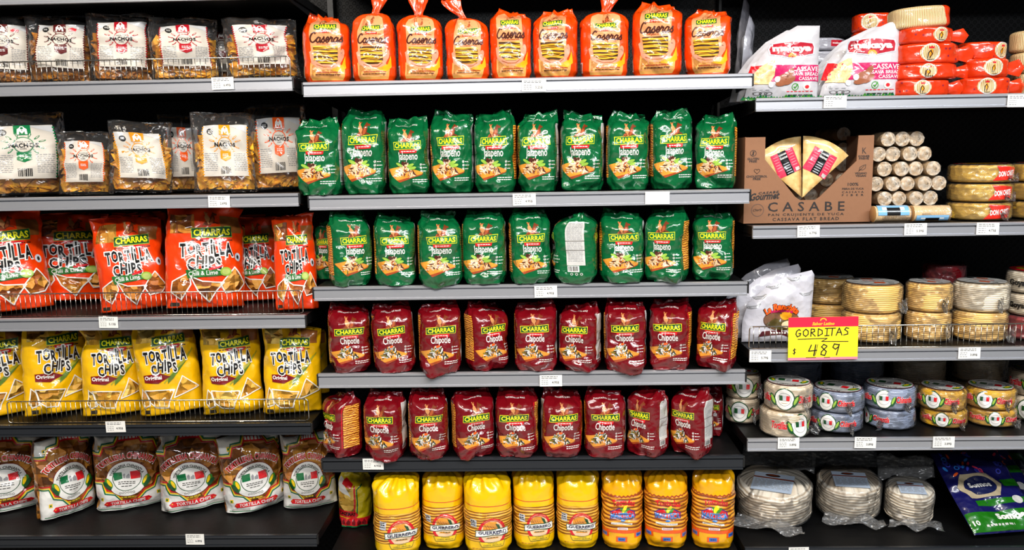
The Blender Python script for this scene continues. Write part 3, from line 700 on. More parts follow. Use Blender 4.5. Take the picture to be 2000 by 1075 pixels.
place_bag(618, 668, 425, DK[2], .12, D, m, 'tostada_bag', 'green tostada bag standing deep behind the first bag of the lower green row', 'green tostada bags', turn=30, cap=ZC[1]-.045)
g = [(638, 724, 590, 0, 'A', 'first from the yellow chips'), (728, 813, 588, 2, 'A', 'with slanted print, second from the yellow chips'), (815, 902, 585, -2, 'A', 'with a pointed hanging foot, third from yellow chips'), (906, 994, 586, -26, 'A', 'with a wide orange chip window showing'),
     (1004, 1090, 583, 2, 'A', 'with a red tail strip folded over its head'), (1091, 1177, 588, 18, 'A', 'with a white side panel, above the price tag'), (1179, 1266, 582, 0, 'A', 'with crumpled foot, third from the flatbread bay'), (1267, 1355, 581, 6, 'B', 'second from the flatbread bay'), (1359, 1443, 579, 18, 'B', 'with an orange side window, nearest the flatbread bay')]
for i, (x0, x1, top, tn, va, lb) in enumerate(g):
    D, m = tdesign('chipotle', va)
    place_bag(x0, x1, top, DK[3], (-.02, -.024, -.036, -.012, -.026, -.026, -.036, -.024, -.024)[i], D, m, 'tostada_bag', 'dark red tostada bag '+lb+', upper red row', 'dark red tostada bags', turn=tn, wk=.967, droop=(.0, .01, .022, 0, .014, .014, .022, .012, .012)[i], cap=ZC[2]-.045, top=.84, roll=(0, -.05, 0, 0, 0, 0, 0, 0, .03)[i])
g = [(630, 708, 760, 62, 'B', 'turned to show its long chip window'), (711, 794, 762, 20, 'A', 'with a bright red folded flap on its head'), (796, 877, 759, 0, 'A', 'third from the chip-window bag'), (880, 967, 758, -12, 'A', 'with badge tilted upward, fourth in the row'), (967, 1053, 757, 5, 'B', 'beside the gap in the middle of the row'),
     (1056, 1139, 757, -6, 'B', 'with wrinkled flavour word'), (1141, 1225, 756, 0, 'A', 'facing straight out, before the two side-turned bags'), (1226, 1309, 753, 34, 'A', 'with wide white side panel, further from flatbreads'), (1311, 1396, 753, 32, 'A', 'with wide white side panel, nearer the flatbreads')]
for i, (x0, x1, top, tn, va, lb) in enumerate(g):
    D, m = tdesign('chipotle', va)
    place_bag(x0, x1, top, DK[4], (-.012, -.036, -.034, -.030, -.030, -.030, -.032, -.026, -.028)[i], D, m, 'tostada_bag', 'dark red tostada bag '+lb+', lower red row', 'dark red tostada bags', turn=tn, wk=.967, droop=(.004, .014, .018, .016, .014, .014, .014, .008, .012)[i], cap=ZC[3]-.047, top=.84, swap=abs(tn) > 45)
D, m = tdesign('chipotle', 'A')
place_bag(1373, 1408, 756, DK[4], .15, D, m, 'tostada_bag', 'dark red tostada bag standing half hidden at the back of the lower red row', 'dark red tostada bags', turn=4, cap=ZC[3]-.047, wk=1.2)

# the bottom row: yellow tostada bags
def guerrero_design():
    D = Design(Hd=1.62, dw=0.92, n=2.6, ns=84, nt=90, Hx=1.70)
    st = banded('guerrero_edges', [(0.0, (120, 60, 8)), (0.35, (205, 135, 20)), (0.7, (232, 165, 40)), (1.0, (246, 195, 80))], 40, 'Y', 3.5)
    D.rect('window', 0, .62, 1.9, .62, st, 1)
    for y, w in ((1.10, .014),): D.stroke('red_line', [(-.9+.06*k, y-.06*math.cos((-.9+.06*k)*1.6)) for k in range(31)], w, ink('red'), 1)
    D.ring('badge', .06, .50, .24, .30, ink('red'), 3, 30); D.ell('badge', .06, .50, .25, .25, ink('cream'), 2, 26)
    D.poly('badge', [(-.13, .52), (-.13, .66), (.0, .73), (.14, .72), (.22, .56), (.22, .5)], ink('toast'), 3)
    for k in range(4): D.stroke('badge', [(-.10+.06*k, .68-.02*k), (-.03+.06*k, .53)], .008, ink('rust'), 4)
    D.poly('badge', [(.12, .69), (.2, .66), (.26, .52), (.2, .54)], ink('darkgreen'), 4)
    D.text('badge', 'AUTENTICO Y DELICIOSO', .06, .765, ink('cream'), width=.36, height=.022, layer=4, warp=lambda a, b: (a*.98, b-1.9*a*a))
    q = lambda g: [(-.28-g, .425-g), (.06, .455-g), (.40+g, .445-g), (.42+g, .565+g), (.06, .555+g), (-.28-g, .54+g)]
    D.poly('badge', q(.014), ink('darkgreen'), 5); D.poly('badge', q(0), ink('white'), 6)
    D.text('badge', 'GUERRERO', .065, .50, ink('navy'), width=.60, height=.075, layer=7, bold=.03)
    D.poly('badge', [(-.16, .21), (.28, .21), (.33, .33), (.06, .30), (-.21, .32)], ink('yellow'), 5); D.stroke('badge', [(-.16, .21), (.28, .21), (.33, .33), (.06, .30), (-.21, .32)], .008, ink('darkgreen'), 6, True)
    D.text('badge', 'TOSTADAS', .06, .282, ink('darkgreen'), width=.2, height=.026, layer=6); D.text('badge', 'CASERAS AMARILLAS', .06, .243, ink('darkgreen'), width=.38, height=.026, layer=6)
    D.rect('badge', .06, .385, .26, .02, ink('amber'), 4); D.lines('badge', -.05, .18, (.40,), .014, ink('darkgreen'), 6, 5, gap=.01, wl=(.03, .06))
    D.poly('gluten_free_mark', [(-.42, .78), (-.26, .76), (-.27, .60), (-.41, .62)], ink('silver'), 2); D.lines('gluten_free_mark', -.40, -.29, (.74, .70, .66), .02, ink('char'), 3, 3, gap=.01, wl=(.03, .06))
    D.text('net_weight_text', 'NET WT 12.6 OZ', -.24, .16, ink('rust'), width=.26, layer=1)
    return D, film('film_yellow', (248, 196, 4), rough=0.26, bump=0.22)
def maizteca_design():
    D = Design(Hd=1.72, dw=0.92, n=2.5, ns=84, nt=96, Hx=1.80)
    st = banded('maizteca_edges', [(0.0, (105, 45, 5)), (0.3, (190, 105, 12)), (0.65, (230, 145, 25)), (1.0, (244, 175, 50))], 30, 'Y', 3.0)
    zig = [(-1.0+.05*k, 1.30+.03*(k % 2)-.10*math.cos((-1+.05*k)*2)) for k in range(41)]
    D.poly('window', [(-1.0, .48)]+[(-1.0+.1*k, .43+.05*((-1+.1*k)**2)) for k in range(1, 20)]+[(1.0, .48)]+zig[::-1], st, 1)
    D.stroke('zigzag_edge', zig, .03, ink('rust'), 2)
    D.text('brand_text', 'Tostadas', .06, 1.04, ink('red'), width=.56, height=.15, layer=3, bold=.035, warp=lambda a, b: (a, b+.05-a*a*.5))
    D.poly('logo', [(-.27, .70), (.36, .72), (.36, .86), (.16, .96), (-.06, .96), (-.27, .86)], ink('purple'), 2); D.poly('logo', [(-.25, .72), (.34, .74), (.34, .85), (.14, .94), (-.05, .94), (-.25, .85)], ink('red'), 3)
    D.ell('logo', .08, .93, .05, .10, ink('lemon'), 5, 12, -.5); D.ell('logo', .02, .90, .03, .08, ink('leaf'), 4, 10, .5); D.ell('logo', .14, .90, .03, .09, ink('leaf'), 6, 10, -.8)
    D.text('logo', 'MAIZTECA', .045, .78, ink('white'), width=.58, height=.135, layer=6, bold=.055); D.text('logo', 'MAIZTECA', .045, .78, ink('blue'), width=.57, height=.13, layer=7, bold=.035)
    D.ell('logo', .05, .67, .06, .02, ink('blue'), 4, 10)
    D.rect('claims_text', .02, .60, .50, .045, ink('white'), 2, -.03); D.rect('claims_text', .04, .48, .26, .05, ink('white'), 2, .02); D.lines('claims_text', -.06, .14, (.48,), .016, ink('magenta'), 3, 4, gap=.01, wl=(.02, .05)); D.lines('claims_text', -.2, .24, (.60,), .014, ink('grey'), 3, 4, gap=.01, wl=(.02, .05))
    band = [(-1.0+.1*k, .41+.05*((-1+.1*k)**2)) for k in range(21)]
    D.stroke('orange_band', band, .07, ink('orange'), 2)
    for x, y in ((-.45, .33), (.02, .24), (.48, .33)):
        D.rect('orange_band', x, y, .28, .12, ink('orange'), 2); D.rect('orange_band', x, y, .18, .08, ink('blue'), 3); D.lines('orange_band', x-.06, x+.06, (y,), .03, ink('purple'), 4, 2, gap=.01, wl=(.02, .04))
    return D, film('film_golden', (246, 176, 8), rough=0.26, bump=0.22)
D_GU, M_GU = guerrero_design(); D_MZ, M_MZ = maizteca_design()
gu = [(724, 820, 926, -.030, 'standing furthest forward with a knotted flap'), (822, 908, 916, .02, 'second in the row, tucked back'), (903, 1001, 920, -.020, 'third in the row with a crumpled knot'), (1000, 1085, 914, .02, 'second from the golden bags'), (1086, 1172, 913, .02, 'next to the golden stack-print bags')]
for i, (x0, x1, top, yf, lb) in enumerate(gu):
    place_bag(x0, x1, top, DK[5], yf, D_GU, M_GU, 'tostada_bag', 'yellow tostada bag with round red badge, '+lb, 'yellow tostada bags', turn=(-2, 6, -3, -6, -2)[i], style='gather', cap=ZC[4]-.046, wk=.95, crease=.75, ridges=(.34, .95, .022, 9, .5), pymid=1020, pleats=11, cx_shift=(.1, 0, -.05, 0, 0)[i])
mz = [(1175, 1258, 914, .018, 'with a small white sticker'), (1259, 1347, 914, .018, 'between its two twins'), (1352, 1439, 912, .012, 'at the flatbread end')]
for i, (x0, x1, top, yf, lb) in enumerate(mz):
    r = place_bag(x0, x1, top, DK[5], yf, D_MZ, M_MZ, 'tostada_bag', 'golden tostada bag with blue and red lettering '+lb, 'golden tostada bags', turn=(2, 0, -1)[i], style='gather', cap=ZC[4]-.046, wk=.95, crease=.75, ridges=(.50, 1.25, .034, 7, .5), pymid=1020, pleats=12)

# ------------------------------------------------------------------ fences
def fence(xa, xb, ytop_b, ybot_b, Y, label, n, ends=(False, True), ytop_a=None):
    """Wire product stop standing on the deck; xa, xb in metres, heights read at its visible end."""
    z0, z1 = ybot_b, ytop_b; r = empty('wire_fence', ((xa+xb)/2, Y, z0)); tag(r, label, 'wire fence', 'wire product stops'); hw = (xb-xa)/2; h = z1-z0; rd = 0.0018; c = 0.010
    def bar(z, name):
        MB().tube([(-hw+c, 0, z), (hw-c, 0, z)], rd, M_WIRE).build(name, r, smooth=True)
    bar(h, 'top_rail'); bar(rd, 'bottom_rail')
    for sx in (-1, 1):
        pts = [(sx*(hw-c), 0, h)]+[(sx*(hw-c+c*math.sin(a)), 0, h-c+c*math.cos(a)) for a in (.4, .8, 1.2, PI/2)]+[(sx*hw, 0, c*.8)]+[(sx*(hw-c+c*math.cos(a)), 0, rd+c*.8-c*.8*math.sin(a)) for a in (.5, 1.0, PI/2)]
        MB().tube(pts, rd, M_WIRE).build('end_hoop', r, smooth=True)
    w0 = MB().tube([(0, 0, rd), (0, 0, h)], 0.0010, M_WIRE, 6).build('upright_wire', r, smooth=True); w0.location.x = -hw+.012
    for k in range(1, n):
        w = w0.copy(); COL.objects.link(w); w.parent = r; w.location.x = -hw+.012+(2*hw-.024)*k/(n-1); w.location.y = 0.0022
    for x in (-hw*.3, hw*.55): MB().tube([(x-.012, 0, .001), (x-.010, -.006, .0015), (x+.010, -.006, .0015), (x+.012, 0, .001)], 0.0016, M_WIRE, 6).build('foot_clip', r, smooth=True)
    return r
DL = [z-0.003 for z in ZL]; DR = [z-0.003 for z in ZR]
XF = -1.55
zt = lambda px, py, Y: pix(px, py, Y)[2]
fence(XF, -.648, zt(560, 110, .003), DL[0]+.0005, .003, 'chromed wire fence along the shelf of white-labelled nacho bags under the black top shelf', 60)
fence(XF, -.652, zt(560, 568, .014), DL[2]+.0005, .014, 'chromed wire fence in front of the orange chili chip bags', 60)
fence(XF, -.652, zt(560, 780, .014), DL[3]+.0005, .014, 'chromed wire fence in front of the yellow chip bags', 60)

# ------------------------------------------------------------------ chip bags of the first bay
def chips_mat(name, cols, scale, coat=0.9):
    if name in MATS: return MATS[name]
    m, nt, p = _new(name)
    tc = nt.nodes.new('ShaderNodeTexCoord'); t = nt.nodes.new('ShaderNodeTexNoise'); t.inputs['Scale'].default_value = scale*.6
    mx = nt.nodes.new('ShaderNodeVectorMath'); mx.operation = 'MULTIPLY_ADD'; mx.inputs[1].default_value = (.03, .03, .03)
    v = nt.nodes.new('ShaderNodeTexVoronoi'); v.feature = 'F1'; v.distance = 'MANHATTAN'; v.inputs['Scale'].default_value = scale
    nt.links.new(tc.outputs['UV'], t.inputs['Vector']); nt.links.new(t.outputs['Color'], mx.inputs[0]); nt.links.new(tc.outputs['UV'], mx.inputs[2]); nt.links.new(mx.outputs[0], v.inputs['Vector'])
    n2 = nt.nodes.new('ShaderNodeTexNoise'); n2.inputs['Scale'].default_value = scale*9; nt.links.new(tc.outputs['UV'], n2.inputs['Vector'])
    sp = nt.nodes.new('ShaderNodeSeparateColor'); nt.links.new(v.outputs['Color'], sp.inputs[0])
    ad = nt.nodes.new('ShaderNodeMath'); ad.operation = 'MULTIPLY_ADD'; ad.inputs[1].default_value = .35; nt.links.new(n2.outputs[0], ad.inputs[0]); nt.links.new(sp.outputs[0], ad.inputs[2])
    cr = nt.nodes.new('ShaderNodeValToRGB'); e = cr.color_ramp.elements
    e[0].position, e[0].color = .10, lin(cols[0]); e[1].position, e[1].color = 1.0, lin(cols[-1])
    for k, c in enumerate(cols[1:-1]): x = e.new(.10+.9*(k+1)/(len(cols)-1)); x.color = lin(c)
    nt.links.new(ad.outputs[0], cr.inputs[0]); nt.links.new(cr.outputs[0], p.inputs['Base Color'])
    b = nt.nodes.new('ShaderNodeBump'); b.inputs['Strength'].default_value = 1.0; b.inputs['Distance'].default_value = .02; nt.links.new(v.outputs['Distance'], b.inputs['Height']); nt.links.new(b.outputs[0], p.inputs['Normal'])
    g = nt.nodes.new('ShaderNodeGroup'); g.node_tree = CRINKLE; g.inputs[0].default_value = 0.4; nt.links.new(g.outputs[0], p.inputs['Coat Normal'])
    p.inputs['Coat Weight'].default_value = coat; p.inputs['Coat Roughness'].default_value = 0.06; p.inputs['Roughness'].default_value = .55
    m.diffuse_color = lin(cols[-1]); MATS[name] = m; return m
CH_GOLD = chips_mat('chips_golden', [(150, 92, 16), (208, 146, 34), (230, 176, 58), (242, 202, 98)], 30)
CH_RED = chips_mat('chips_chili', [(84, 34, 10), (160, 82, 22), (206, 126, 38), (228, 162, 66)], 30)
CH_BROWN = chips_mat('chips_toasted', [(60, 28, 6), (136, 74, 12), (176, 104, 22), (204, 136, 44)], 26)
def jumble(D, part, word, cx, cy, width, height, layer, seed, slope=0.0):
    r = random.Random(seed); sh = [text_shape(c, .03)[0].max(0)[0] for c in word]; gap = .12; tot = sum(sh)+gap*(len(word)-1); k = width/tot; x = cx-width/2
    for c, s_ in zip(word, sh):
        w = s_*k; dy = r.uniform(-.03, .03); rt = r.uniform(-.10, .10); hh = height*r.uniform(.88, 1.12); mx = x+w/2; my = cy+dy+(mx-cx)*slope
        D.text(part, c, mx, my, ink('white'), width=w+.034, height=hh+.034, layer=layer, bold=.09, rot=rt)
        D.text(part, c, mx, my, ink('black'), width=w, height=hh, layer=layer+1, bold=.035, rot=rt); x += w+gap*k
def outlined(D, part, pts, fillmat, edge, layer, wd=.016):
    D.poly(part, pts, fillmat, layer); D.stroke(part, pts, wd, edge, layer+1, True)
def chipbag_design(kind):
    D = Design(Hd=1.38, dw=0.50, n=2.2, ns=84, nt=52); W_ = ink('white'); red = kind == 'chili'
    ch = CH_RED if red else CH_GOLD
    D.rect('header_picture', -.30, 1.20, .34, .26, ch, 1); D.rect('husk_picture', .34, 1.18, .30, .22, film('ink_husk', (150, 90, 40) if red else (140, 112, 30)), 1)
    emblem(D, .06, 1.25, .16); brand_banner(D, .08, 1.08, .50, 'darkgreen', edge='lime', letters='lemon' if not red else 'lemon')
    D.lines('header_text', -.18, .34, (.975,), .014, ink('brown'), 1, 4, gap=.012, wl=(.03, .07))
    jumble(D, 'product_text', 'TORTILLA', -.0, .86, .66, .19, 2, 3, .03); jumble(D, 'product_text', 'CHIPS', -.03, .665, .40, .17, 4, 8, .03)
    if red:
        D.poly('flavour_ribbon', [(-.26, .575), (.16, .60), (.22, .50), (-.24, .46)], film('ink_ribbon_green', (40, 110, 45)), 4); D.text('flavour_ribbon', 'Chili & Lime', -.05, .53, W_, width=.34, height=.06, layer=5, slope=.06)
        D.ell('flavour_ribbon', .22, .545, .075, .06, ink('lime'), 6, 14); D.ell('flavour_ribbon', .22, .545, .055, .042, film('ink_limeflesh', (185, 205, 110)), 7, 14)
        D.ell('flavour_ribbon', .10, .60, .09, .02, ink('red'), 6, 10, .3)
        D.ell('side_picture', .42, .74, .05, .06, ink('silver'), 1, 12); D.ell('side_picture', .42, .74, .02, .03, ink('char'), 2, 10)
        outlined(D, 'window', [(-.44, .40), (-.22, .52), (-.20, .36), (-.32, .16), (-.46, .26)], ch, W_, 2); outlined(D, 'window', [(-.20, .47), (-.06, .40), (.20, .38), (.10, .26), (.02, .12), (-.12, .28)], ch, W_, 3); outlined(D, 'window', [(.16, .36), (.34, .58), (.50, .36), (.40, .26), (.22, .24)], ch, W_, 3)
        for x, y, w in ((-.42, .05, .12),): D.rect('barcode_patch', x, y, w, .05, ink('char'), 1)
    else:
        for k in range(5): D.stroke('flavour_ribbon', [(-.05+.05*k, .42+.03*k), (.22+.06*k, .70+.05*k)], .022, film('ink_husk2', (165, 160, 40)), 1)
        D.poly('flavour_ribbon', [(.0, .40), (.10, .48), (.34, .74), (.20, .64), (.02, .50)], film('ink_leaf2', (90, 120, 35)), 2)
        D.poly('flavour_ribbon', [(-.36, .575), (-.10, .58), (.06, .52), (-.14, .43), (-.35, .46)], ink('darkred'), 3); D.text('flavour_ribbon', 'Original', -.21, .515, W_, width=.26, height=.08, layer=4, bold=.03, slope=-.05)
        outlined(D, 'window', [(-.36, .40), (.10, .36), (.0, .18), (-.02, .10), (-.20, .12), (-.30, .20)], ch, W_, 2); outlined(D, 'window', [(.08, .24), (.24, .56), (.48, .36), (.28, .30)], ch, W_, 3); outlined(D, 'window', [(-.42, .42), (-.36, .36), (-.30, .16), (-.40, .12), (-.46, .20)], ch, W_, 2)
        D.rect('barcode_patch', -.36, .06, .10, .06, ink('char'), 1)
    sh = -.06 if red else .06
    for nm in D.parts:
        if nm not in ('window', 'barcode_patch'): D.parts[nm] = [(m_, [(a, b+sh) for a, b in q_], l_) for m_, q_, l_ in D.parts[nm]]
        elif nm == 'window' and red: D.parts[nm] = [(m_, [(a, max(.02, b-.04)) for a, b in q_], l_) for m_, q_, l_ in D.parts[nm]]
    return D, film('film_'+kind, (236, 62, 6) if red else (240, 184, 6), rough=.28, bump=.26)
def chinantla_design():
    D = Design(Hd=1.32, dw=0.62, n=2.4, ns=84, nt=52); W_ = ink('white'); cx = -.04
    def stair(pts, part):                                          # white corner with green, yellow and red stripes along its stepped edge
        D.poly(part, pts, W_, 1)
    for sg in (-1, 1):
        e = [(sg*.62, .52), (sg*.42, .52), (sg*.36, .36), (sg*.22, .32), (sg*.12, .20)]
        D.poly('printed_corner', e+[(sg*.12, .0), (sg*.62, .0)], W_, 1)
        for g, c in ((.012, 'red'), (.040, 'yellow'), (.066, 'green')): D.stroke('printed_corner', [(x-sg*.02+sg*g*.4, y+.03-g) for x, y in e], .020, ink(c), 2)
        D.rect('printed_corner', sg*.42, .22, .06, .06, ink('yellow'), 2); D.rect('printed_corner', sg*.42, .22, .03, .03, ink('green'), 3)
        e = [(sg*.62, .98), (sg*.40, .98), (sg*.34, 1.12), (sg*.18, 1.14), (sg*.10, 1.30)]
        D.poly('printed_head', e+[(sg*.62, 1.30)], W_, 1)
        for g, c in ((.012, 'red'), (.040, 'yellow'), (.066, 'green')): D.stroke('printed_head', [(x+sg*g*.4, y+g) for x, y in e], .020, ink(c), 2)
        D.rect('printed_head', sg*.42, 1.12, .07, .07, ink('yellow'), 2); D.rect('printed_head', sg*.42, 1.12, .035, .035, ink('green'), 3)
    D.rect('printed_corner', 0, .05, .9, .10, W_, 1); D.stroke('printed_corner', [(-.5, .03), (.5, .02)], .012, ink('green'), 2)
    D.rect('printed_head', 0, 1.26, .30, .10, ink('red'), 1); D.lines('printed_head', -.13, .13, (1.26,), .05, W_, 2, 4, gap=.015, wl=(.03, .05))
    arc = lambda R, v0: (lambda a, b: ((R+b)*math.sin(a/R), (R+b)*math.cos(a/R)-R))
    D.text('name_text', 'TORTILLERIA CHINANTLA', cx, .965, W_, width=.97, height=.125, layer=3, bold=.06, warp=arc(.55, 0)); D.text('name_text', 'TORTILLERIA CHINANTLA', cx, .965, ink('red'), width=.95, height=.095, layer=4, bold=.03, warp=arc(.55, 0))
    D.ell('round_badge', cx, .56, .31, .31, ink('darkred'), 4, 36); D.ell('round_badge', cx, .56, .30, .30, W_, 5, 36); D.ring('round_badge', cx, .56, .205, .215, ink('darkgreen'), 6, 30)
    D.text('round_badge', 'TORTILLERIA CHINANTLA', cx, .80, ink('char'), width=.62, height=.045, layer=6, bold=.03, warp=arc(.24, 0))
    for x, c in ((-.13, 'green'), (0, 'white'), (.13, 'red')): D.rect('flag_picture', cx+x, .615, .13, .13, ink(c), 6, .06)
    for x, h in ((-.03, .10), (.02, .06), (.04, .08)): D.poly('flag_picture', [(cx+x-.02, .56), (cx+x+.02, .56), (cx+x+.02, .56+h*.7), (cx+x, .56+h), (cx+x-.02, .56+h*.7)], ink('grey'), 7)
    D.lines('round_badge', cx-.13, cx+.13, (.50, .47), .012, ink('char'), 6, 4, gap=.01, wl=(.03, .05)); D.lines('round_badge', cx-.08, cx+.08, (.43,), .012, ink('char'), 6, 5, gap=.01, wl=(.03, .05))
    for k in range(6): D.ring('round_badge', cx-.10+.04*k, .32, .012, .017, ink('char'), 6, 8)
    for sg in (-1, 1):
        cp = 'corn_picture' if sg < 0 else 'second_corn_picture'
        D.ell(cp, cx+sg*.27, .50, .045, .10, ink('leaf'), 7, 14, sg*-.35); D.ell(cp, cx+sg*.26, .51, .022, .07, ink('yellow'), 8, 12, sg*-.35); D.ell(cp, cx+sg*.29, .46, .03, .09, ink('darkgreen'), 9, 12, sg*-.6)
    D.lines('flavour_text', cx-.1, cx+.1, (.235,), .028, film('ink_goldtext', (190, 170, 40)), 3, 5, gap=.01, wl=(.03, .05))
    q = [(cx-.34, .135), (cx-.30, .095), (cx+.30, .115), (cx+.35, .16), (cx+.30, .20), (cx, .185), (cx-.30, .185)]
    D.poly('product_ribbon', q, ink('red'), 4); D.text('product_ribbon', 'TORTILLA CHIPS', cx, .145, W_, width=.50, height=.055, layer=5, bold=.02, slope=.03)
    for x in (-.30, .30): D.ell('product_ribbon', cx+x, .145, .008, .008, ink('yellow'), 5, 8)
    return D, CH_BROWN
M_CLEAR = clear_film(bump=.9, gain=1.3, haze=.02)
M_CLEAR2 = clear_film('clear_wrinkled_film', .97, 1.6, 1.1, .035)
def place_pillow(x0, x1, ptop, pbase, zdeck, yf, D, mat, name, label, group, cat, turn=0.0, lean=-.10, roll=0.0, crease=1.0, wk=1.0, cap=None, **kw):
    py = (ptop+pbase)/2; xc = (x0+x1)/2; a = pix(x0, py, yf+.03); b = pix(x1, py, yf+.03); w = (b[0]-a[0])*wk; d = w*D.dw; Y = yf+d*.5; X = (a[0]+b[0])/2
    h = (pix(xc, ptop, Y+.10*abs(lean))[2]-zdeck)/math.cos(lean)
    if cap: h = min(h, (cap-zdeck)/math.cos(lean))
    view = math.atan2(X-CAM[0], Y-CAM[1])
    r, P, N, rng = make_bag(name, D, mat, (X, Y, zdeck+.005), w, d, h, rotz=-view-math.radians(turn), roll=roll, lean=lean, style='pillow', crease=crease, **dict(dict(lift=.0008), **kw))
    r.location.z += max(0.0, w/2*abs(math.sin(roll))*.8)+d*.03*abs(math.sin(lean))
    if label: tag(r, label, cat, group)
    return r, w, d, h
D_CH, M_CH = chipbag_design('chili'); D_OR, M_OR = chipbag_design('original'); D_CN, M_CN = chinantla_design()
ch = [(-76, 72, 418, 600, .036, -4, -.02, 'cut by the photo edge'), (48, 203, 426, 607, .195, 6, .05, 'wide with glare over its badge, second along its shelf'), (190, 314, 430, 606, .036, 4, -.04, 'with its lettering creased, beside the tilted one'), (316, 462, 412, 602, .040, -3, .055, 'tilted and nearest the fence, tallest of its row'),
      (448, 545, 430, 606, .19, 14, -.02, 'half hidden behind the tilted one'), (536, 616, 426, 604, .042, 4, .0, 'at the end beside the green bags')]
for x0, x1, t, b, yf, tn, rl, lb in ch:
    place_pillow(x0, x1, t, b, DL[2], yf, D_CH, M_CH, 'tortilla_chip_bag', 'orange chili lime tortilla chip bag '+lb, 'orange chip bags', 'chip bag', turn=tn, roll=rl, lean=-.12, crease=1.15, wk=1.03, cap=ZL[1]-.052)
for x0, x1, t, lb in ((228, 325, 418, 'third and tilted'), (400, 520, 424, 'tilted and half-hidden')):
    place_pillow(x0, x1, t, 590, DL[2], .36, D_CH, M_CH, 'tortilla_chip_bag', 'orange chip bag in the dark second rank behind the '+lb+' orange bags', 'orange chip bags', 'chip bag', lean=-.06, cap=ZL[1]-.045)
yl = [(-80, 48, 650, 815, .045, 0, 0, 'cut by the photo edge'), (40, 158, 640, 815, .055, -14, .06, 'turned with a large clear window, second along'), (158, 270, 646, 815, .05, 0, .03, 'with straight lettering, third along'), (270, 388, 640, 815, .05, 8, -.06, 'leaning so its badge rides high, fourth along'), (392, 508, 644, 815, .055, 0, 0, 'with the clearest badge, next to the end bag'), (510, 622, 646, 812, .05, 4, .03, 'at the end beside the dark red bags')]
for x0, x1, t, b, yf, tn, rl, lb in yl:
    place_pillow(x0, x1, t, b, DL[3], yf, D_OR, M_OR, 'tortilla_chip_bag', 'yellow original tortilla chip bag '+lb, 'yellow chip bags', 'chip bag', turn=tn, roll=rl, lean=-.10, crease=1.0, wk=1.0, cap=ZL[2]-.042)
place_pillow(560, 640, 652, 800, DL[3], .25, D_OR, M_OR, 'tortilla_chip_bag', 'yellow tortilla chip bag in shadow behind the end yellow bag', 'yellow chip bags', 'chip bag', lean=-.04, cap=ZL[2]-.042)
cn = [(-66, 64, 850, 1006, .06, 4, 0, 'cut by the photo edge'), (60, 170, 852, 1014, .045, -28, .03, 'twisted so its round badge is squeezed'), (181, 304, 846, 1000, .085, 2, 0, 'standing upright with a flat round badge, third along'), (308, 434, 846, 1003, .08, 2, -.03, 'fourth along with its badge flag centred'), (430, 550, 848, 1004, .08, -12, -.04, 'with a stepped white corner showing wide, fifth along'), (550, 650, 848, 998, .09, 0, 0, 'at the end beside the dark red bags')]
for x0, x1, t, b, yf, tn, rl, lb in cn:
    yb = pixz((x0+x1)/2, b, DL[4])[1]
    place_pillow(x0, x1, t, b, DL[4], yb-.005, D_CN, M_CN, 'tortilla_chip_bag', 'red, white and green chip bag '+lb, 'toasted chip bags', 'chip bag', turn=tn, roll=rl, lean=-.04, crease=.95, wk=1.02, cap=ZL[3]-.042, rolls=.42)

# nacho bags: clear film, a paper label, loose chips inside
def chip_pile(seed, n=240):
    rng = np.random.RandomState(seed); V = []; F = []; UV = []
    for _ in range(n):
        z = rng.uniform(.03, .66)**1.0; lens = (1-abs(2*z-.8)**2.2)*.40; x = rng.uniform(-.40, .40); y = (rng.uniform(-1, 1) if rng.rand() < .4 else -rng.uniform(.6, 1))*lens*math.sqrt(max(.05, 1-(x/.46)**2))*.8
        c = np.array([x, y*.62, z]); s_ = rng.uniform(.14, .24); nrm = np.array([rng.normal(0, .5), -1 if rng.rand() < .75 else .4, rng.normal(0, .7)]); nrm /= np.linalg.norm(nrm)
        a = np.cross(nrm, rng.normal(0, 1, 3)); a /= np.linalg.norm(a); b = np.cross(nrm, a); cur = rng.uniform(-.3, .3)
        ps = []
        for i in range(4):
            for j in range(4-i):
                u, v = i/3, j/3; ang = [0, 2.094, 4.189]; q = sum(t*np.array([math.cos(g), math.sin(g)]) for t, g in zip((1-u-v, u, v), ang))*s_*.6
                ps.append((q, c+a*q[0]+b*q[1]+nrm*cur*(q[0]**2)*5))
        idx = {}; k = 0
        for i in range(4):
            for j in range(4-i): idx[i, j] = k; k += 1
        for off, fl in ((0, False), (.010, True)):
            base = len(V)
            for q, p in ps: V.append(np.array([np.clip(q_, a_, b_) for q_, a_, b_ in zip(p+nrm*off, (-.46, -.27, .012), (.46, .27, .72))])); UV.append(q*.14+rng.uniform(0, .002, 2)+c[:1])
            for i in range(3):
                for j in range(3-i):
                    T = [(idx[i, j], idx[i+1, j], idx[i, j+1])]
                    if i+j < 2: T.append((idx[i+1, j], idx[i+1, j+1], idx[i, j+1]))
                    for t in T: F.append([base+m for m in (t if not fl else t[::-1])])
    return V, F, UV
M_CHIP = speckle('nacho_chip', (226, 140, 20), (252, 196, 58), 60, .45)
M_CHIPD = speckle('nacho_chip_brown', (150, 84, 12), (222, 146, 34), 60, .45)
PILES = []
for k in range(3):
    V, F, UV = chip_pile(40+k); V = np.array(V); PILES.append([mesh_from('nacho_chips', V, F, [m_], uv=np.array(UV)) for m_ in (M_CHIP, M_CHIPD)])
_ND = {}
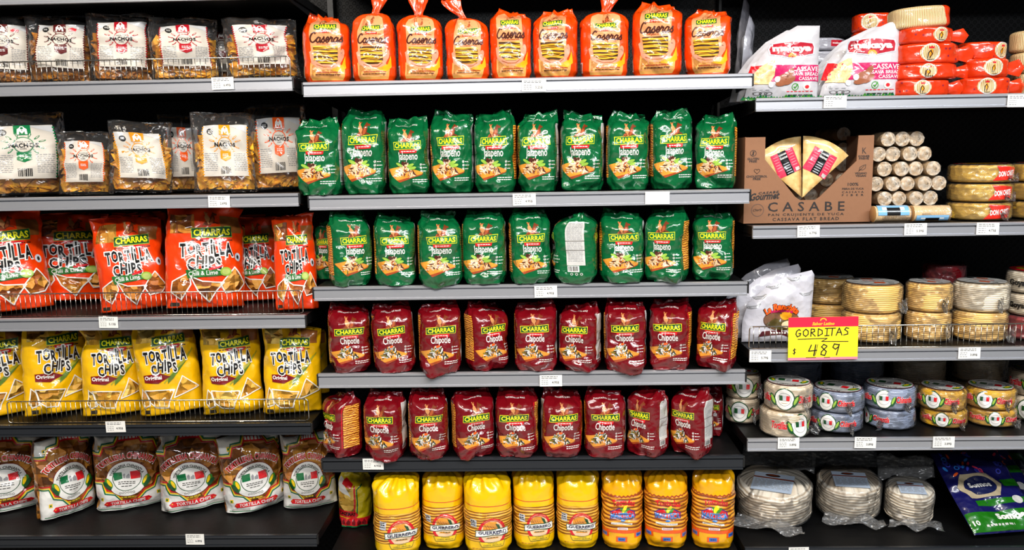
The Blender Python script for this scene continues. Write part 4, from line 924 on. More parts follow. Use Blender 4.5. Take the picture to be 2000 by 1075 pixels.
def nacho_design(accent, leaf):
    if accent in _ND: return _ND[accent]
    D = Design(Hd=1.22, dw=0.58, n=2.3, ns=72, nt=44); A = ink(accent); K = ink('black'); L = 'paper_label'; y0 = .62
    pap = plain('label_paper', (194, 187, 176), .5)
    D.rect(L, 0, y0, .70, .78, pap, 3); D.poly('paper_label>label_print', [(-.34, 1.0), (-.14, 1.0), (-.34, .86)], film('ink_labelgrey', (196, 196, 196)), 4); D.poly('paper_label>label_print', [(.34, .90), (.34, 1.0), (.06, 1.0)], film('ink_labelgrey', (196, 196, 196)), 4)
    for sg in (-1, 1):
        for k in range(18): D.ell('paper_label>label_print', sg*.35, y0-.36+.042*k, .016, .013, A, 4, 6)
    D.rect('paper_label>label_print', 0, .935, .19, .15, A, 5); D.poly('paper_label>label_print', [(-.06, .87), (-.055, .95), (-.03, .97), (0, .92), (.03, .97), (.055, .95), (.06, .87), (.035, .87), (.03, .92), (0, .88), (-.03, .92), (-.035, .87)], ink('white'), 6); D.ring('paper_label>label_print', 0, .965, .018, .030, ink('white'), 6, 10)
    D.ell('paper_label>label_print', -.22, .905, .052, .048, K, 5, 14); D.lines('paper_label>label_print', -.25, -.19, (.915, .895), .008, ink('white'), 6, 4, gap=.006, wl=(.012, .02))
    if leaf: D.poly('paper_label>label_print', [(.13, .93), (.18, .95), (.24, .93), (.23, .88), (.18, .89), (.14, .88)], ink('red'), 5)
    D.ring('paper_label>label_print', 0, .72, .105, .118, A, 4, 22); D.ell('paper_label>label_print', 0, .72, .10, .10, pap, 5, 20)
    for a in (0.3, .75, 1.2, 1.9, 2.4, 2.85, 3.5, 3.9, 5.4, 5.9):
        c, q = math.cos(a), math.sin(a); D.ell('paper_label>label_print', c*.21, .73+q*.14, .045, .013, A, 4, 9, a); D.ell('paper_label>label_print', c*.215, .732+q*.14, .028, .006, pap, 5, 7, a)
    D.text('paper_label>label_print', 'CROUSTILLES', 0, .765, K, width=.16, height=.018, layer=6); D.text('paper_label>label_print', 'NACHOS', 0, .715, K, width=.33, height=.062, layer=7, bold=.035, spacing=1.1); D.text('paper_label>label_print', 'CHIPS', 0, .665, K, width=.08, height=.018, layer=6)
    D.poly('paper_label>label_print', [(-.085, .62), (.085, .62), (.085, .50), (0, .46), (-.085, .50)], A, 5); D.lines('paper_label>label_print', -.05, .05, (.57, .545), .012, ink('white'), 6, 4, gap=.008, wl=(.02, .04))
    gk = ink('grey')
    D.lines('paper_label>label_print', -.32, -.13, [.575-.028*k for k in range(10)], .009, gk, 5, 6, gap=.01, wl=(.02, .06)); D.lines('paper_label>label_print', .13, .32, [.575-.028*k for k in range(10)], .009, gk, 5, 7, gap=.01, wl=(.02, .05))
    D.barcode('paper_label>label_print', 0, .32, .16, .11, 5)
    _ND[accent] = D; return D
MAROON = 'maroon'; INK['maroon'] = (92, 24, 24); INK['wine'] = (170, 20, 34)
def nacho(x0, x1, t, b, zd, yf, acc, label, tn=0, rl=0.0, lean=-.10, dark=False, leaf=False, k=0, tilt=0.0, group='nacho bags'):
    D = nacho_design(acc, leaf)
    r, w, d, h = place_pillow(x0, x1, t, b, zd, yf, D, M_CLEAR, 'nacho_bag', label, group, 'chip bag', turn=tn, roll=rl, lean=lean, crease=1.3, cap=pix(300, 3)[2]-.02 if zd > 1.6 else ZL[0]-.05, lift=.0006, tilt=tilt, body_name='clear_film_bag', rolls=.5)
    o = link('nacho_chips', PILES[k % 3][1 if dark else 0], r); o['kind'] = 'stuff'; o.scale = (w*.98, d/.58*.92, h*.96); o.location.z = .004
    return r
n1 = [(-66, 58, 24, 152, 'maroon', 'white-labelled nacho bag cut by the photo edge on the fenced shelf', 6, 0, True), (52, 170, 26, 150, 'maroon', 'nacho bag with a brown-accent label behind the wire fence', 2, .0, True), (170, 292, 26, 150, 'wine', 'nacho bag with the largest red-accent label behind the wire fence', 2, .0, True), (290, 420, 40, 148, 'wine', 'nacho bag with a red label and golden chips, in the middle of the fenced shelf', -2, -.02, False), (436, 578, 44, 148, 'wine', 'nacho bag with a creased red label at the open end of the fence', -2, -.04, False)]
for k, (x0, x1, t, b, acc, lb, tn, rl, dk) in enumerate(n1):
    nacho(x0, x1, t, b, DL[0], .032, acc, lb, tn, rl, dark=dk, leaf=k < 2, k=k, tilt=-.03 if k > 2 else .03)
nacho(386, 476, 50, 146, DL[0], .17, 'maroon', 'dim nacho bag tucked back between the two golden red-label bags', dark=True, k=1)
n2 = [(-52, 108, 225, 380, 'green', 'nacho bag with a green-accent label, on the unfenced shelf', -4, 0, 0.0, .02), (112, 208, 262, 380, 'orange', 'low nacho bag with an orange label in shadow, beside the green-label bag', 4, .02, .02, .05), (206, 326, 245, 378, 'amber', 'nacho bag with a slanted amber label beside a wide heap of chips', 4, .05, .03, -.16),
      (314, 398, 230, 378, 'orange', 'nacho bag half hidden behind the whitest-label bag', -2, 0, .155, -.04), (372, 492, 226, 380, 'amber', 'nacho bag with the whitest, flattest label, standing in front of its neighbours', -4, .02, .004, 0.0), (482, 600, 210, 378, 'orange', 'nacho bag with a tall peaked clear top beside the first green bag', -6, -.02, .12, .04)]
for k, (x0, x1, t, b, acc, lb, tn, rl, yf, tl) in enumerate(n2):
    nacho(x0, x1, t, b, DL[1], yf+.006, acc, lb, tn, rl, k=k, tilt=tl, lean=-.08)

# ------------------------------------------------------------------ flatbread bay: puffed sheets, packs, rolls
def seg_dist(Q, poly):
    d = np.full(len(Q), 9.0)
    for (a, b), (c, e) in zip(poly, poly[1:]+poly[:1]):
        A = np.array([a, b]); B = np.array([c, e])-A; t = np.clip(((Q-A)@B)/max(B@B, 1e-12), 0, 1); d = np.minimum(d, np.linalg.norm(Q-A-t[:, None]*B, axis=1))
    return d
def puff(name, outline, T, mat, loc, rot=(0, 0, 0), cell=0.008, crease=1.0, soft=0.012, body='film_body', parent=None, flat=0.0):
    """A flat, softly filled bag: outline in metres in its own x (across) and z (up), thickness T along y."""
    outline = [(float(a), float(b)) for a, b in outline]; rng = nrng(); uvo = rng.uniform(0, 4, 2)
    def hgt(Q):
        d = seg_dist(Q, outline); e = 1-np.exp(-d/soft)
        c = crinkle(Q[:, 0]*8, Q[:, 1]*8, np.random.RandomState(rs), n=18, f0=1.0, f1=8.0)
        return e*(T/2)*(1-flat)+np.minimum(d/.010, 1)*c*.0042*crease+e*T/2*flat
    rs = rng.randint(1, 9999)
    def mapper(Vv):
        Q = np.asarray(Vv, float); e = .0015; h = hgt(Q); gx = (hgt(Q+[e, 0])-hgt(Q-[e, 0]))/(2*e); gz = (hgt(Q+[0, e])-hgt(Q-[0, e]))/(2*e)
        n = np.stack([-gx, -np.ones_like(gx), -gz], 1); n /= np.linalg.norm(n, axis=1, keepdims=True)
        return np.stack([Q[:, 0], -h, Q[:, 1]], 1), n
    ar = sum(outline[i][0]*outline[(i+1) % len(outline)][1]-outline[(i+1) % len(outline)][0]*outline[i][1] for i in range(len(outline)))
    idx = {}; pts = []; faces = []
    for t in tessellate_polygon([[Vector((a, b, 0)) for a, b in outline]]):
        tr = [outline[i] for i in t]
        if (tr[1][0]-tr[0][0])*(tr[2][1]-tr[0][1])-(tr[2][0]-tr[0][0])*(tr[1][1]-tr[0][1]) < 0: tr = tr[::-1]
        for p in cut(tr, cell, cell, 0, 0):
            f = []
            for q in p:
                k = (round(q[0], 6), round(q[1], 6))
                if k not in idx: idx[k] = len(pts); pts.append(q)
                if not f or f[-1] != idx[k]: f.append(idx[k])
            if len(set(f)) >= 3: faces.append(f)
    Q = np.array(pts); Fr, _ = mapper(Q); Bk = Fr.copy(); Bk[:, 1] = np.maximum(-Bk[:, 1], .0002); n = len(Q)
    root = empty(name, loc, rot) if parent is None else parent
    me = mesh_from(body, np.concatenate([Fr, Bk]), faces+[[i+n for i in f[::-1]] for f in faces], [mat], uv=np.concatenate([Q, Q])+uvo)
    link(body, me, root)
    return root, mapper, uvo
def sheet_design(mapper, root, D, uvo, lift=.0005, **kw): return lay(D, mapper, 1.0, root, uvo, lift=lift, **kw)
def local(pts, Y, z0, x0=None):
    """Photo points at depth Y as metres from (x0, z0)."""
    w = [pix(a, b, Y) for a, b in pts]
    return [(q[0]-x0, q[2]-z0) for q in w]
# --- white cassava bread triangles
M_WHITEF = film('film_white', (186, 184, 188), rough=.34, bump=.30, coat=.45)
M_BREAD = speckle('cassava_bread', (206, 160, 100), (236, 204, 150), 90, .6, .6)
def makaya_prints(mp, root, uvo, w, h, lay_skip=()):
    D = Design(cellsize=.008); f = lambda u, v: (u*w, v*h)
    P_ = lambda pts: [f(u, v) for u, v in pts]
    D.poly('logo', P_([(.31, .70), (.33, .76), (.62, .79), (.90, .76), (.92, .70), (.91, .60), (.62, .545), (.32, .60)]), ink('silver'), 2); D.poly('logo', P_([(.33, .70), (.35, .745), (.62, .775), (.88, .745), (.90, .70), (.89, .61), (.62, .56), (.34, .61)]), film('ink_maroonlogo', (170, 20, 40)), 3)
    D.text('logo', 'makaya', .615*w, .675*h, ink('white'), width=.50*w, height=.115*h, layer=4, bold=.05)
    D.ring('logo', .62*w, .565*h, .035*w, .06*w, ink('amber'), 4, 10, 0, PI); D.ring('logo', .62*w, .565*h, .015*w, .028*w, ink('amber'), 4, 8, 0, PI)
    D.poly('print_band', P_([(-.005, .24), (.075, .46), (.99, .46), (.99, .24)]), ink('magenta'), 2); D.poly('print_band', P_([(-.005, .24), (.075, .46), (.28, .46), (.22, .24)]), ink('red'), 3)
    for t, y, s_ in (('CASSAVE', .405, .065), ('CASSAVA BREAD', .335, .045), ('CASSAVE', .275, .045)):
        D.text('product_text', t, (.96-len(t)*s_*.31*h/w*.9)*w if False else .79*w if t == 'CASSAVE' and s_ > .05 else (.74*w if 'BREAD' in t else .83*w), y*h, ink('white'), height=s_*h, width=(.36*w if s_ > .05 else (.46*w if 'BREAD' in t else .26*w)), layer=4, bold=.01)
    D.poly('bread_picture', P_([(.06, .21), (.10, .33), (.20, .44), (.34, .52), (.38, .53), (.38, .32), (.30, .20)]), M_BREAD, 4)
    for x, y, a in ((.50, .30, .3), (.58, .25, .6), (.48, .22, .2), (.58, .34, 1.0)): D.ell('bread_picture', x*w, y*h, .085*w, .040*h, film('ink_root', (150, 90, 60)), 5, 14, a)
    for x, y in ((.42, .27), (.33, .20)): D.ell('bread_picture', x*w, y*h, .035*w, .04*h, ink('white'), 6, 12)
    D.lines('nutrition_text', .10*w, .34*w, (.13*h, .10*h), .012*h, ink('grey'), 2, 4, gap=.008, wl=(.008, .015))
    for x in (.16, .24, .31): D.ring('nutrition_text', x*w, .085*h, .010, .012, ink('char'), 2, 10, sy=.4)
    D.text('nutrition_text', '170', .10*w, .15*h, ink('grey'), height=.03*h, layer=2); 
    D.ring('claims_text', .66*w, .165*h, .008, .010, ink('leaf'), 2, 12); D.stroke('claims_text', [(.645*w, .165*h), (.66*w, .15*h), (.69*w, .20*h)], .003, ink('leaf'), 3); D.ell('claims_text', .82*w, .165*h, .011, .010, ink('pale'), 2, 12); D.ell('claims_text', .82*w, .165*h, .006, .005, ink('red'), 3, 8)
    D.lines('claims_text', .55*w, .90*w, (.105*h,), .010*h, ink('red'), 2, 4, gap=.003, wl=(.006, .014)); D.lines('claims_text', .57*w, .90*w, (.06*h,), .010*h, ink('char'), 2, 5, gap=.003, wl=(.006, .014))
    r = random.Random(4)
    for k in range(26):
        x = (-.02+.038*k)*w; 
        if x > .97*w: break
        D.poly('leaf_print', [(x-.010, .0), (x, .07*h*r.uniform(.6, 1.1)), (x+.010, .0)], ink('leaf' if k % 2 else 'green'), 2+k % 2)
    sheet_design(mp, root, D, uvo)
mk_px = [[(1604, 42), (1560, 42), (1532, 58), (1492, 98), (1466, 135), (1453, 190), (1596, 187)], [(1765, 36), (1741, 38), (1694, 60), (1660, 92), (1628, 132), (1606, 165), (1600, 187), (1752, 187)]]
mk_lab = ['white cassava bread triangle beside the orange tostada bags', 'white cassava bread triangle beside the orange packs, taller and further from the tostadas']
for i, px_ in enumerate(mk_px):
    Y = .072; o = pix(px_[-2][0], px_[-2][1], Y); z0 = DR[0]+.002; ol = local(px_, Y, z0, o[0]); zm = min(b for a, b in ol); ol = [(a, max(b-zm, 0)) for a, b in ol]
    w = max(a for a, b in ol); h = max(b for a, b in ol)
    r, mp, uvo = puff('cassava_bread_bag', ol[::-1], .030, M_WHITEF, (o[0], Y, z0), (-.05, 0, 0)); makaya_prints(mp, r, uvo, w, h); tag(r, mk_lab[i], 'bread bag', 'white cassava triangles')
    for k in range(2):                                              # the same bags filed behind, leaning the other way
        sh = .012+.012*k
        r2, mp2, u2 = puff('cassava_bread_bag', [(a*.97-sh, b*(.97-.04*k)) for a, b in ol[::-1]], .026, M_WHITEF, (o[0]-(.012 if i else .0), Y+.036*(k+1), z0), (-.05, 0, .04))
        tag(r2, 'white cassava triangle filed %s the front triangle %s' % (('directly behind', 'two places behind')[k], ('beside the tostada bags', 'beside the orange packs')[i]), 'bread bag', 'white cassava triangles')
# grey-white bags standing on edge at the corner of the bay
for i, (xa, xb, yt, Y, lb) in enumerate(((1440, 1484, -6, .33, 'upright grey-white bread bag on edge beside the last orange tostada bag'), (1450, 1496, 34, .215, 'lower upright grey-white bread bag on edge leaning on its twin'))):
    a = pix(xa, 150, Y); b = pix(xb, yt, Y); z0 = DR[0]+.002; L = math.hypot(b[0]-a[0], b[2]-z0); rl = math.atan2(b[0]-a[0], b[2]-z0)
    r, mp, uvo = puff('cassava_bread_bag', [(-.05, .008), (.05, 0), (.055, L*.6), (.03, L*.97), (-.02, L), (-.05, L*.7)], .022, film('film_greywhite', (150, 150, 158), bump=.4), (a[0]+.012, Y+.03, z0+.014), (0, rl, 1.05)); tag(r, lb, 'bread bag', 'grey-white bags on edge')
# white bread packs lying flat in a stack behind the triangles
for k in range(5):
    a = pix(1526, 60, .30); b = pix(1664, 60, .30); w = b[0]-a[0]; hh = .040; z = DR[0]+.003+k*hh
    D = Design(Hd=.26, dw=.75, n=2.6, ns=48, nt=10)
    r, P, N, rng = make_bag('cassava_bread_pack', D, film('film_greywhite', (150, 150, 158), bump=.4), ((a[0]+b[0])/2, .36, z), w, .13, hh*.92, style='pack', crease=.5)
    Dl = Design(Hd=.26, dw=.75, n=2.6, ns=48, nt=10); Dl.rect('logo', .32, .14, .22, .13, film('ink_maroonlogo', (170, 20, 40)), 1); Dl.text('logo', 'makaya', .32, .14, ink('white'), width=.17, layer=2)
    lay(Dl, grid_mapper(Dl, P, N), w, r, (0, 0)); tag(r, 'dim white bread pack lying flat behind the triangles, %s of its stack' % ('lowest', 'second up', 'middle', 'second from the top', 'topmost')[k], 'bread pack', 'flat packs behind the triangles')

# --- orange packs of cassava bread
M_ORP = film('film_orange_pack', (206, 50, 6), rough=.3, bump=.35)
M_STR = banded('bread_edges', [(0.0, (150, 105, 55)), (0.4, (215, 180, 125)), (1.0, (240, 215, 165))], 70, 'X', 2.0, coat=.6)
def orange_pack(x0, x1, t, b, yf, label, wx=.45, rl=0.0, tail=True, plainbread=False, z=None, turn=0.0):
    A, B = pix(x0, (t+b)/2, yf), pix(x1, (t+b)/2, yf); w = B[0]-A[0]; zb = pix(x0, b, yf)[2] if z is None else z; h = pix(x0, t, yf)[2]-pix(x0, b, yf)[2]
    if z is None and zb < DR[0]+.02: zb = DR[0]+.003
    Hd = h/w; D = Design(Hd=Hd, dw=.80, n=2.4, ns=72, nt=14)
    r, P, N, rng = make_bag('cassava_bread_pack', D, M_STR if plainbread else M_ORP, ((A[0]+B[0])/2, yf+w*.40, zb), w, w*.80, h*.97, style='pack', crease=1.15 if not plainbread else .5, roll=rl, rotz=-turn)
    Dl = Design(Hd=Hd, dw=.80, n=2.4, ns=72, nt=14); c = (wx-.5)*1.02
    if not plainbread:
        Dl.ell('window', c, Hd*.52, min(.20, Hd*.46)*1.15, Hd*.44, M_STR, 1, 26); Dl.ring('window', c, Hd*.52, Hd*.40, Hd*.45, ink('pale'), 2, 26, sy=1.0)
        Dl.poly('emblem', [(c-.04, Hd*.72), (c-.035, Hd*.84), (c-.015, Hd*.78), (c, Hd*.86), (c+.015, Hd*.78), (c+.035, Hd*.84), (c+.04, Hd*.72)], ink('red'), 3); Dl.ell('emblem', c, Hd*.50, .030, Hd*.20, ink('amber'), 3, 14); Dl.stroke('emblem', [(c-.045, Hd*.24), (c-.04, Hd*.50), (c-.01, Hd*.62), (c+.02, Hd*.45), (c-.01, Hd*.25)], .014, ink('black'), 4)
        Dl.lines('emblem', c-.05, c+.06, (Hd*.17,), .014, ink('char'), 3, 4, gap=.008, wl=(.02, .03))
        rr = random.Random(int(x0+t))
        for k in range(9):
            x, y = rr.uniform(-.5, .6), rr.uniform(.12, .9)*Hd
            if abs(x-c) > .19:
                for q in range(3): Dl.stroke('star_print', [(x-.02*math.cos(q*1.05), y-.02*math.sin(q*1.05)), (x+.02*math.cos(q*1.05), y+.02*math.sin(q*1.05))], .006, film('ink_wine2', (110, 20, 60)), 1)
    else:
        Dl.poly('printed_end', [(.36, 0), (.62, 0), (.70, Hd), (.30, Hd)], M_ORP, 1)
    lay(Dl, grid_mapper(Dl, P, N), w, r, (0, 0))
    if tail:
        q, mp, uvo = puff('t', [(0, h*.18), (.035, h*.02), (.048, h*.5), (.032, h*.95), (0, h*.75)], .010, M_ORP, (0, 0, 0), body='twisted_end', parent=r, soft=.006, crease=.9)
        o = [c_ for c_ in r.children if c_.name.startswith('twisted_end')][-1]; o.location = (w*.47, -w*.12, 0)
    tag(r, label, 'bread pack', 'orange cassava packs'); return r
PKS = [(1757, 1868, 153, 187, .030, 'bottom orange pack of the nearer pile, beside the white triangle', .42), (1758, 1888, 121, 153, .030, 'second orange pack up in the nearer pile', .43), (1762, 1892, 81, 121, .030, 'third orange pack up in the nearer pile, with a long twisted end', .44), (1768, 1876, 49, 81, .030, 'fourth orange pack up in the nearer pile, under the bare sheaf', .66)]
z = DR[0]+.003
for x0, x1, t, b, yf, lb, wx in PKS:
    h = pix(x0, t, yf)[2]-pix(x0, b, yf)[2]; orange_pack(x0, x1, t, b, yf, lb, wx, z=z); z += h*.985
orange_pack(1758, 1872, 8, 50, .035, 'bare tan bread sheaf with an orange end on top of the nearer pile', plainbread=True, z=z+.001, rl=-.05, tail=False)
z = DR[0]+.003
for x0, x1, t, b, yf, lb, wx, tl in [(1886, 1988, 151, 187, .045, 'bottom orange pack of the further pile', .42, True), (1900, 1982, 112, 150, .045, 'middle orange pack of the further pile with a ragged end', .50, True), (1886, 1980, 76, 112, .085, 'top orange pack of the further pile', .80, False)]:
    h = pix(x0, t, yf)[2]-pix(x0, b, yf)[2]; orange_pack(x0, x1, t, b, yf, lb, wx, z=z, tail=tl); z += h*.985
z = DR[0]+.003
for k, (t, b) in enumerate(((140, 185), (98, 140), (55, 98))):
    h = pix(1990, t, .09)[2]-pix(1990, b, .09)[2]; orange_pack(2000, 2100, t, b, .07, 'tan bread pack at the photo edge, %s of three' % ('lowest', 'middle', 'topmost')[k], plainbread=True, z=z, tail=False); z += h*.985
z = DR[0]+.003
for k in range(5):
    h = .052; orange_pack(1676, 1752, 60, 96, .24, 'dim orange pack in the dark behind the second triangle, %s of five' % ('lowest', 'second up', 'middle', 'fourth up', 'topmost')[k], .3, z=z, tail=False); z += h*.99

# --- cardboard display box with wedges
M_CARD = plain('brown_cardboard', (140, 100, 74), .75, noise=.06, nscale=90, spec=.2)
M_CARDIN = plain('brown_cardboard_inner', (124, 88, 64), .8, noise=.06, nscale=90, spec=.2)
BY = .062; bl = pix(1452, 438, BY); br = pix(1700, 436, BY); BW = br[0]-bl[0]; BH = pix(1576, 266, BY)[2]-DR[1]-.003; sx_ = BW/249.0; sz_ = BH/172.0
box = empty('display_box', (bl[0], BY, DR[1]+.003)); tag(box, 'brown cardboard display box with a notched front, holding flatbread wedges', 'box')
b2 = lambda x, y: ((x-1452)*sx_, (437.5-y)*sz_)
fp = [b2(*q) for q in ((1452, 437.5), (1701, 437.5), (1701, 266), (1671, 266), (1669, 316), (1600, 386), (1592, 392), (1562, 392), (1552, 385), (1491, 310), (1491, 266), (1452, 266))]
V = [(a, 0, c) for a, c in fp]+[(a, .004, c) for a, c in fp]; n = len(fp); F = []
tr = [list(t) for t in tessellate_polygon([[Vector((a, c, 0)) for a, c in fp]])]
for t in tr:
    (x0, y0), (x1, y1), (x2, y2) = [fp[i] for i in t]; t = t if (x1-x0)*(y2-y0)-(x2-x0)*(y1-y0) > 0 else t[::-1]
    F.append(t); F.append([i+n for i in t[::-1]])
F += [[(i+1) % n, i, i+n, (i+1) % n+n] for i in range(n)]
m = MB(); m.add(V, F, M_CARD); FRONT = m.build('front_panel', box)
BD = .20
MB().box((0, .0041, 0), (.004, BD, BH), M_CARD).build('side_panel', box); MB().box((BW-.004, .0041, 0), (BW, BD, BH), M_CARD).build('side_panel', box)
MB().box((.0041, BD-.004, .0), (BW-.0041, BD, BH*.8), M_CARDIN).build('back_panel', box); MB().box((.0041, .0041, 0), (BW-.0041, BD-.0041, .004), M_CARDIN).build('bottom_panel', box)
D = Design(cellsize=.05); K = plain('box_ink', (34, 28, 26), .6)
def bt(part, t, x, y, w_px, h_px, bold=.0, spacing=1.0, **kw): D.text(part, t, *b2(x, y), K, width=w_px*sx_, height=h_px*sz_, layer=1, bold=bold, spacing=spacing, **kw)
bt('product_text', 'CASABE', 1574, 405, 150, 19, .012, 1.6); bt('product_text', 'PAN CRUJIENTE DE YUCA', 1574, 421.5, 148, 6.5, .02, 1.35); bt('product_text', 'CASSAVA FLAT BREAD', 1574, 430, 130, 6.5, .02, 1.35)
bt('claims_text', 'GLUTEN', 1468, 308.5, 23, 4.5, .03); bt('claims_text', 'FREE', 1468, 313.5, 15, 4.5, .03); bt('claims_text', 'CHOLESTEROL', 1476, 343.5, 41, 4.5, .03); bt('claims_text', 'FREE', 1476, 348.5, 15, 4.5, .03)
bt('claims_text', 'K', 1683, 296, 8, 12); bt('claims_text', 'KOSHER', 1683, 307, 22, 4.2, .03); bt('claims_text', 'PARVE', 1683, 311.5, 19, 4.2, .03); bt('claims_text', 'VEGANO', 1678, 340.5, 23, 4.2, .03); bt('claims_text', 'VEGAN', 1678, 345.5, 20, 4.2, .03)
bt('claims_text', '100%', 1664, 362, 21, 6.5, .02); bt('claims_text', 'FIBRA DE YUCA', 1664, 371, 42, 4, .02); bt('claims_text', 'CASSAVA', 1664, 377.5, 42, 4, .02, 1.6); bt('claims_text', 'FIBER', 1664, 383.5, 42, 4, .02, 2.4)
c = b2(1468, 297.5); D.ring('claims_icon', c[0], c[1], .0075, .0090, K, 1, 16); D.stroke('claims_icon', [(c[0]-.005, c[1]-.006), (c[0]+.005, c[1]+.006)], .0012, K, 1); D.stroke('claims_icon', [(c[0], c[1]-.005), (c[0], c[1]+.005)], .003, K, 1)
c = b2(1476, 333); hp = [(c[0]+.009*math.sin(t)**3*.9, c[1]+.0068*(.81*math.cos(t)-.31*math.cos(2*t)-.12*math.cos(3*t)-.06*math.cos(4*t))*1.1) for t in np.linspace(0, 2*PI, 24, endpoint=False)]; D.stroke('claims_icon', hp, .0013, K, 1, True)
c = b2(1680, 330); D.stroke('claims_icon', [(c[0]-.008, c[1]-.008), (c[0]-.006, c[1]+.002), (c[0]+.002, c[1]+.007), (c[0]+.010, c[1]+.009), (c[0]+.009, c[1]-.001), (c[0]+.002, c[1]-.006), (c[0]-.005, c[1]-.005)], .0013, K, 1, True); D.stroke('claims_icon', [(c[0]-.010, c[1]-.010), (c[0]+.006, c[1]+.006)], .0013, K, 1)
bt('brand_text', 'CASABE', 1500, 376, 40, 5, .04, 1.3, shear=.2, slope=.06); bt('brand_text', 'Gourmet', 1493, 383, 58, 15, .035, shear=.35, slope=.06)
c = b2(1479, 411); D.ring('brand_seal', c[0], c[1], .0165, .018, plain('box_ink_pale', (90, 70, 60), .6), 1, 22); D.text('brand_seal', 'Charly', c[0], c[1], K, width=.026, height=.009, layer=1, shear=.3, slope=.1)
lay(D, flat_mapper((0, -.0004, 0), (1, 0, 0), (0, 0, 1)), 1.0, FRONT, lift=.0002)
M_WEDGE = speckle('flatbread_wedge', (214, 165, 92), (240, 206, 140), 40, .5, .8)
def wedge(apex, a0, a1, R, Y, rotx, label, lab=None):
    p = pix(apex[0], apex[1], Y); ol = [(0, 0)]+[(R*math.cos(t), R*math.sin(t)) for t in np.linspace(a0, a1, 9)]
    r, mp, uvo = puff('flatbread_wedge', ol, .018, M_WEDGE, (p[0], Y, max(p[2]-.0, DR[1]+.009)), (rotx, 0, 0), crease=.55); tag(r, label, 'flatbread', 'wedges in the cardboard box')
    if lab:
        D = Design(cellsize=.010); am, w, h, rt = lab; cx, cz = am; c_, s_ = math.cos(rt), math.sin(rt)
        q = lambda x, y: (cx+x*c_-y*s_, cz+x*s_+y*c_)
        D.rect('label', cx, cz, w, h, ink('pink'), 2, rt); D.rect('label', *q(0, 0), w*.36, h, ink('black'), 3, rt)
        for dx, dy, t, sz in ((0, .026, 'CASABE', .005), (0, .017, 'Gourmet', .008)): D.text('label', t, *q(dx, dy), ink('white'), height=sz, width=w*.34, layer=4, rot=rt, bold=.03)
        for k in range(5): D.rect('label', *q(0, -.002-.007*k), w*.24, .002, ink('silver'), 4, rt)
        for sg in (-1, 1):
            for k in range(6): D.rect('label', *q(sg*w*.33, .026-.008*k), w*.2, .0018, film('ink_palepink', (240, 150, 160)), 4, rt)
        D.rect('label', *q(w*.36, -h*.40), w*.18, h*.14, ink('pale'), 5, rt)
        sheet_design(mp, r, D, uvo)
    return r
RW = .176
wedge((1566, 386), PI*.5+.015, PI*.5+.84, RW, .112, -.10, 'thin flatbread wedge with red and black label, on the gluten-free side of the box', ((-.048, .100), .068, .070, .42))
wedge((1567, 386), PI*.5-.84, PI*.5-.015, RW, .090, -.10, 'thin flatbread wedge with red and black label, on the kosher side of the box', ((.048, .098), .072, .070, -.50))
wedge((1567, 385), PI*.5+.04, PI*.5+.75, RW*.94, .140, -.10, 'unlabelled wedge directly behind the gluten-free side wedge'); wedge((1570, 385), PI*.5-.75, PI*.5-.04, RW*.92, .118, -.10, 'unlabelled wedge directly behind the kosher side wedge')

# --- cracker rolls in clear film, ends towards the aisle
M_ROLL = banded('cracker_edges', [(0.0, (190, 140, 80)), (0.45, (232, 194, 138)), (1.0, (248, 224, 184))], 62, 'Y', 1.5, coat=.6)
M_RFACE = speckle('cracker_face', (232, 196, 150), (250, 236, 216), 70, .45, .9)
def roll_meshes(seed, R=.0203, L=.20):
    rng = np.random.RandomState(seed); n = 28; prof = [(0.0, R*.94), (.002, R), (L-.002, R), (L, R*.94)]; rows = [(L*k/26, R*(1+.02*math.sin(k*2.4+seed))) for k in range(27)]
    V = []; F = []; UV = []
    for z, rr in rows:
        for k in range(n): V.append((rr*math.cos(2*PI*k/n), rr*math.sin(2*PI*k/n), z)); UV.append((k/n*2*PI*R+seed, z))
    for i in range(len(rows)-1):
        F += [[i*n+k, i*n+(k+1) % n, (i+1)*n+(k+1) % n, (i+1)*n+k] for k in range(n)]
    nf = len(F); V.append((0, 0, 0)); UV.append((0, 0)); F += [[(k+1) % n, k, len(V)-1] for k in range(n)]
    top = len(V); V += [V[26*n+k] for k in range(n)]; UV += [(V[k][0]+seed*.1, V[k][1]) for k in range(n)]; V.append((0, 0, L-.001)); UV.append((seed*.1, 0)); F += [[top+k, top+(k+1) % n, top+n] for k in range(n)]
    body = mesh_from('crackers', np.array(V), F, [M_ROLL, M_RFACE], [0]*nf+[0]*n+[1]*n, uv=np.array(UV))
    V = []; F = []; UV = []; rings = [(R*1.015, L*.2), (R*1.02, L*.6), (R*1.02, L-.004), (R*1.0, L+.003), (R*.80, L+.005), (R*.5, L+.004), (R*.25, L+.006), (R*.10, L+.010), (R*.16, L+.016)]
    for j, (rr, z) in enumerate(rings):
        for k in range(n):
            a = 2*PI*k/n; ww = 1+(.05 if 4 <= j else .012)*tri(np.array(k*.27*(1+j*.1)+seed))*1.0; dz = (.003 if 3 <= j < 8 else 0)*tri(np.array(k*.31+j*.37+seed*.7)); V.append((rr*ww*math.cos(a), rr*ww*math.sin(a), z+dz)); UV.append((k/n*.13+seed, j*.02))
    for i in range(len(rings)-1): F += [[i*n+k, i*n+(k+1) % n, (i+1)*n+(k+1) % n, (i+1)*n+k] for k in range(n)]
    wrap = mesh_from('clear_film_wrap', np.array(V, float), F, [M_CLEAR2], uv=np.array(UV))
    return body, wrap
RM = [roll_meshes(s_) for s_ in range(5)]
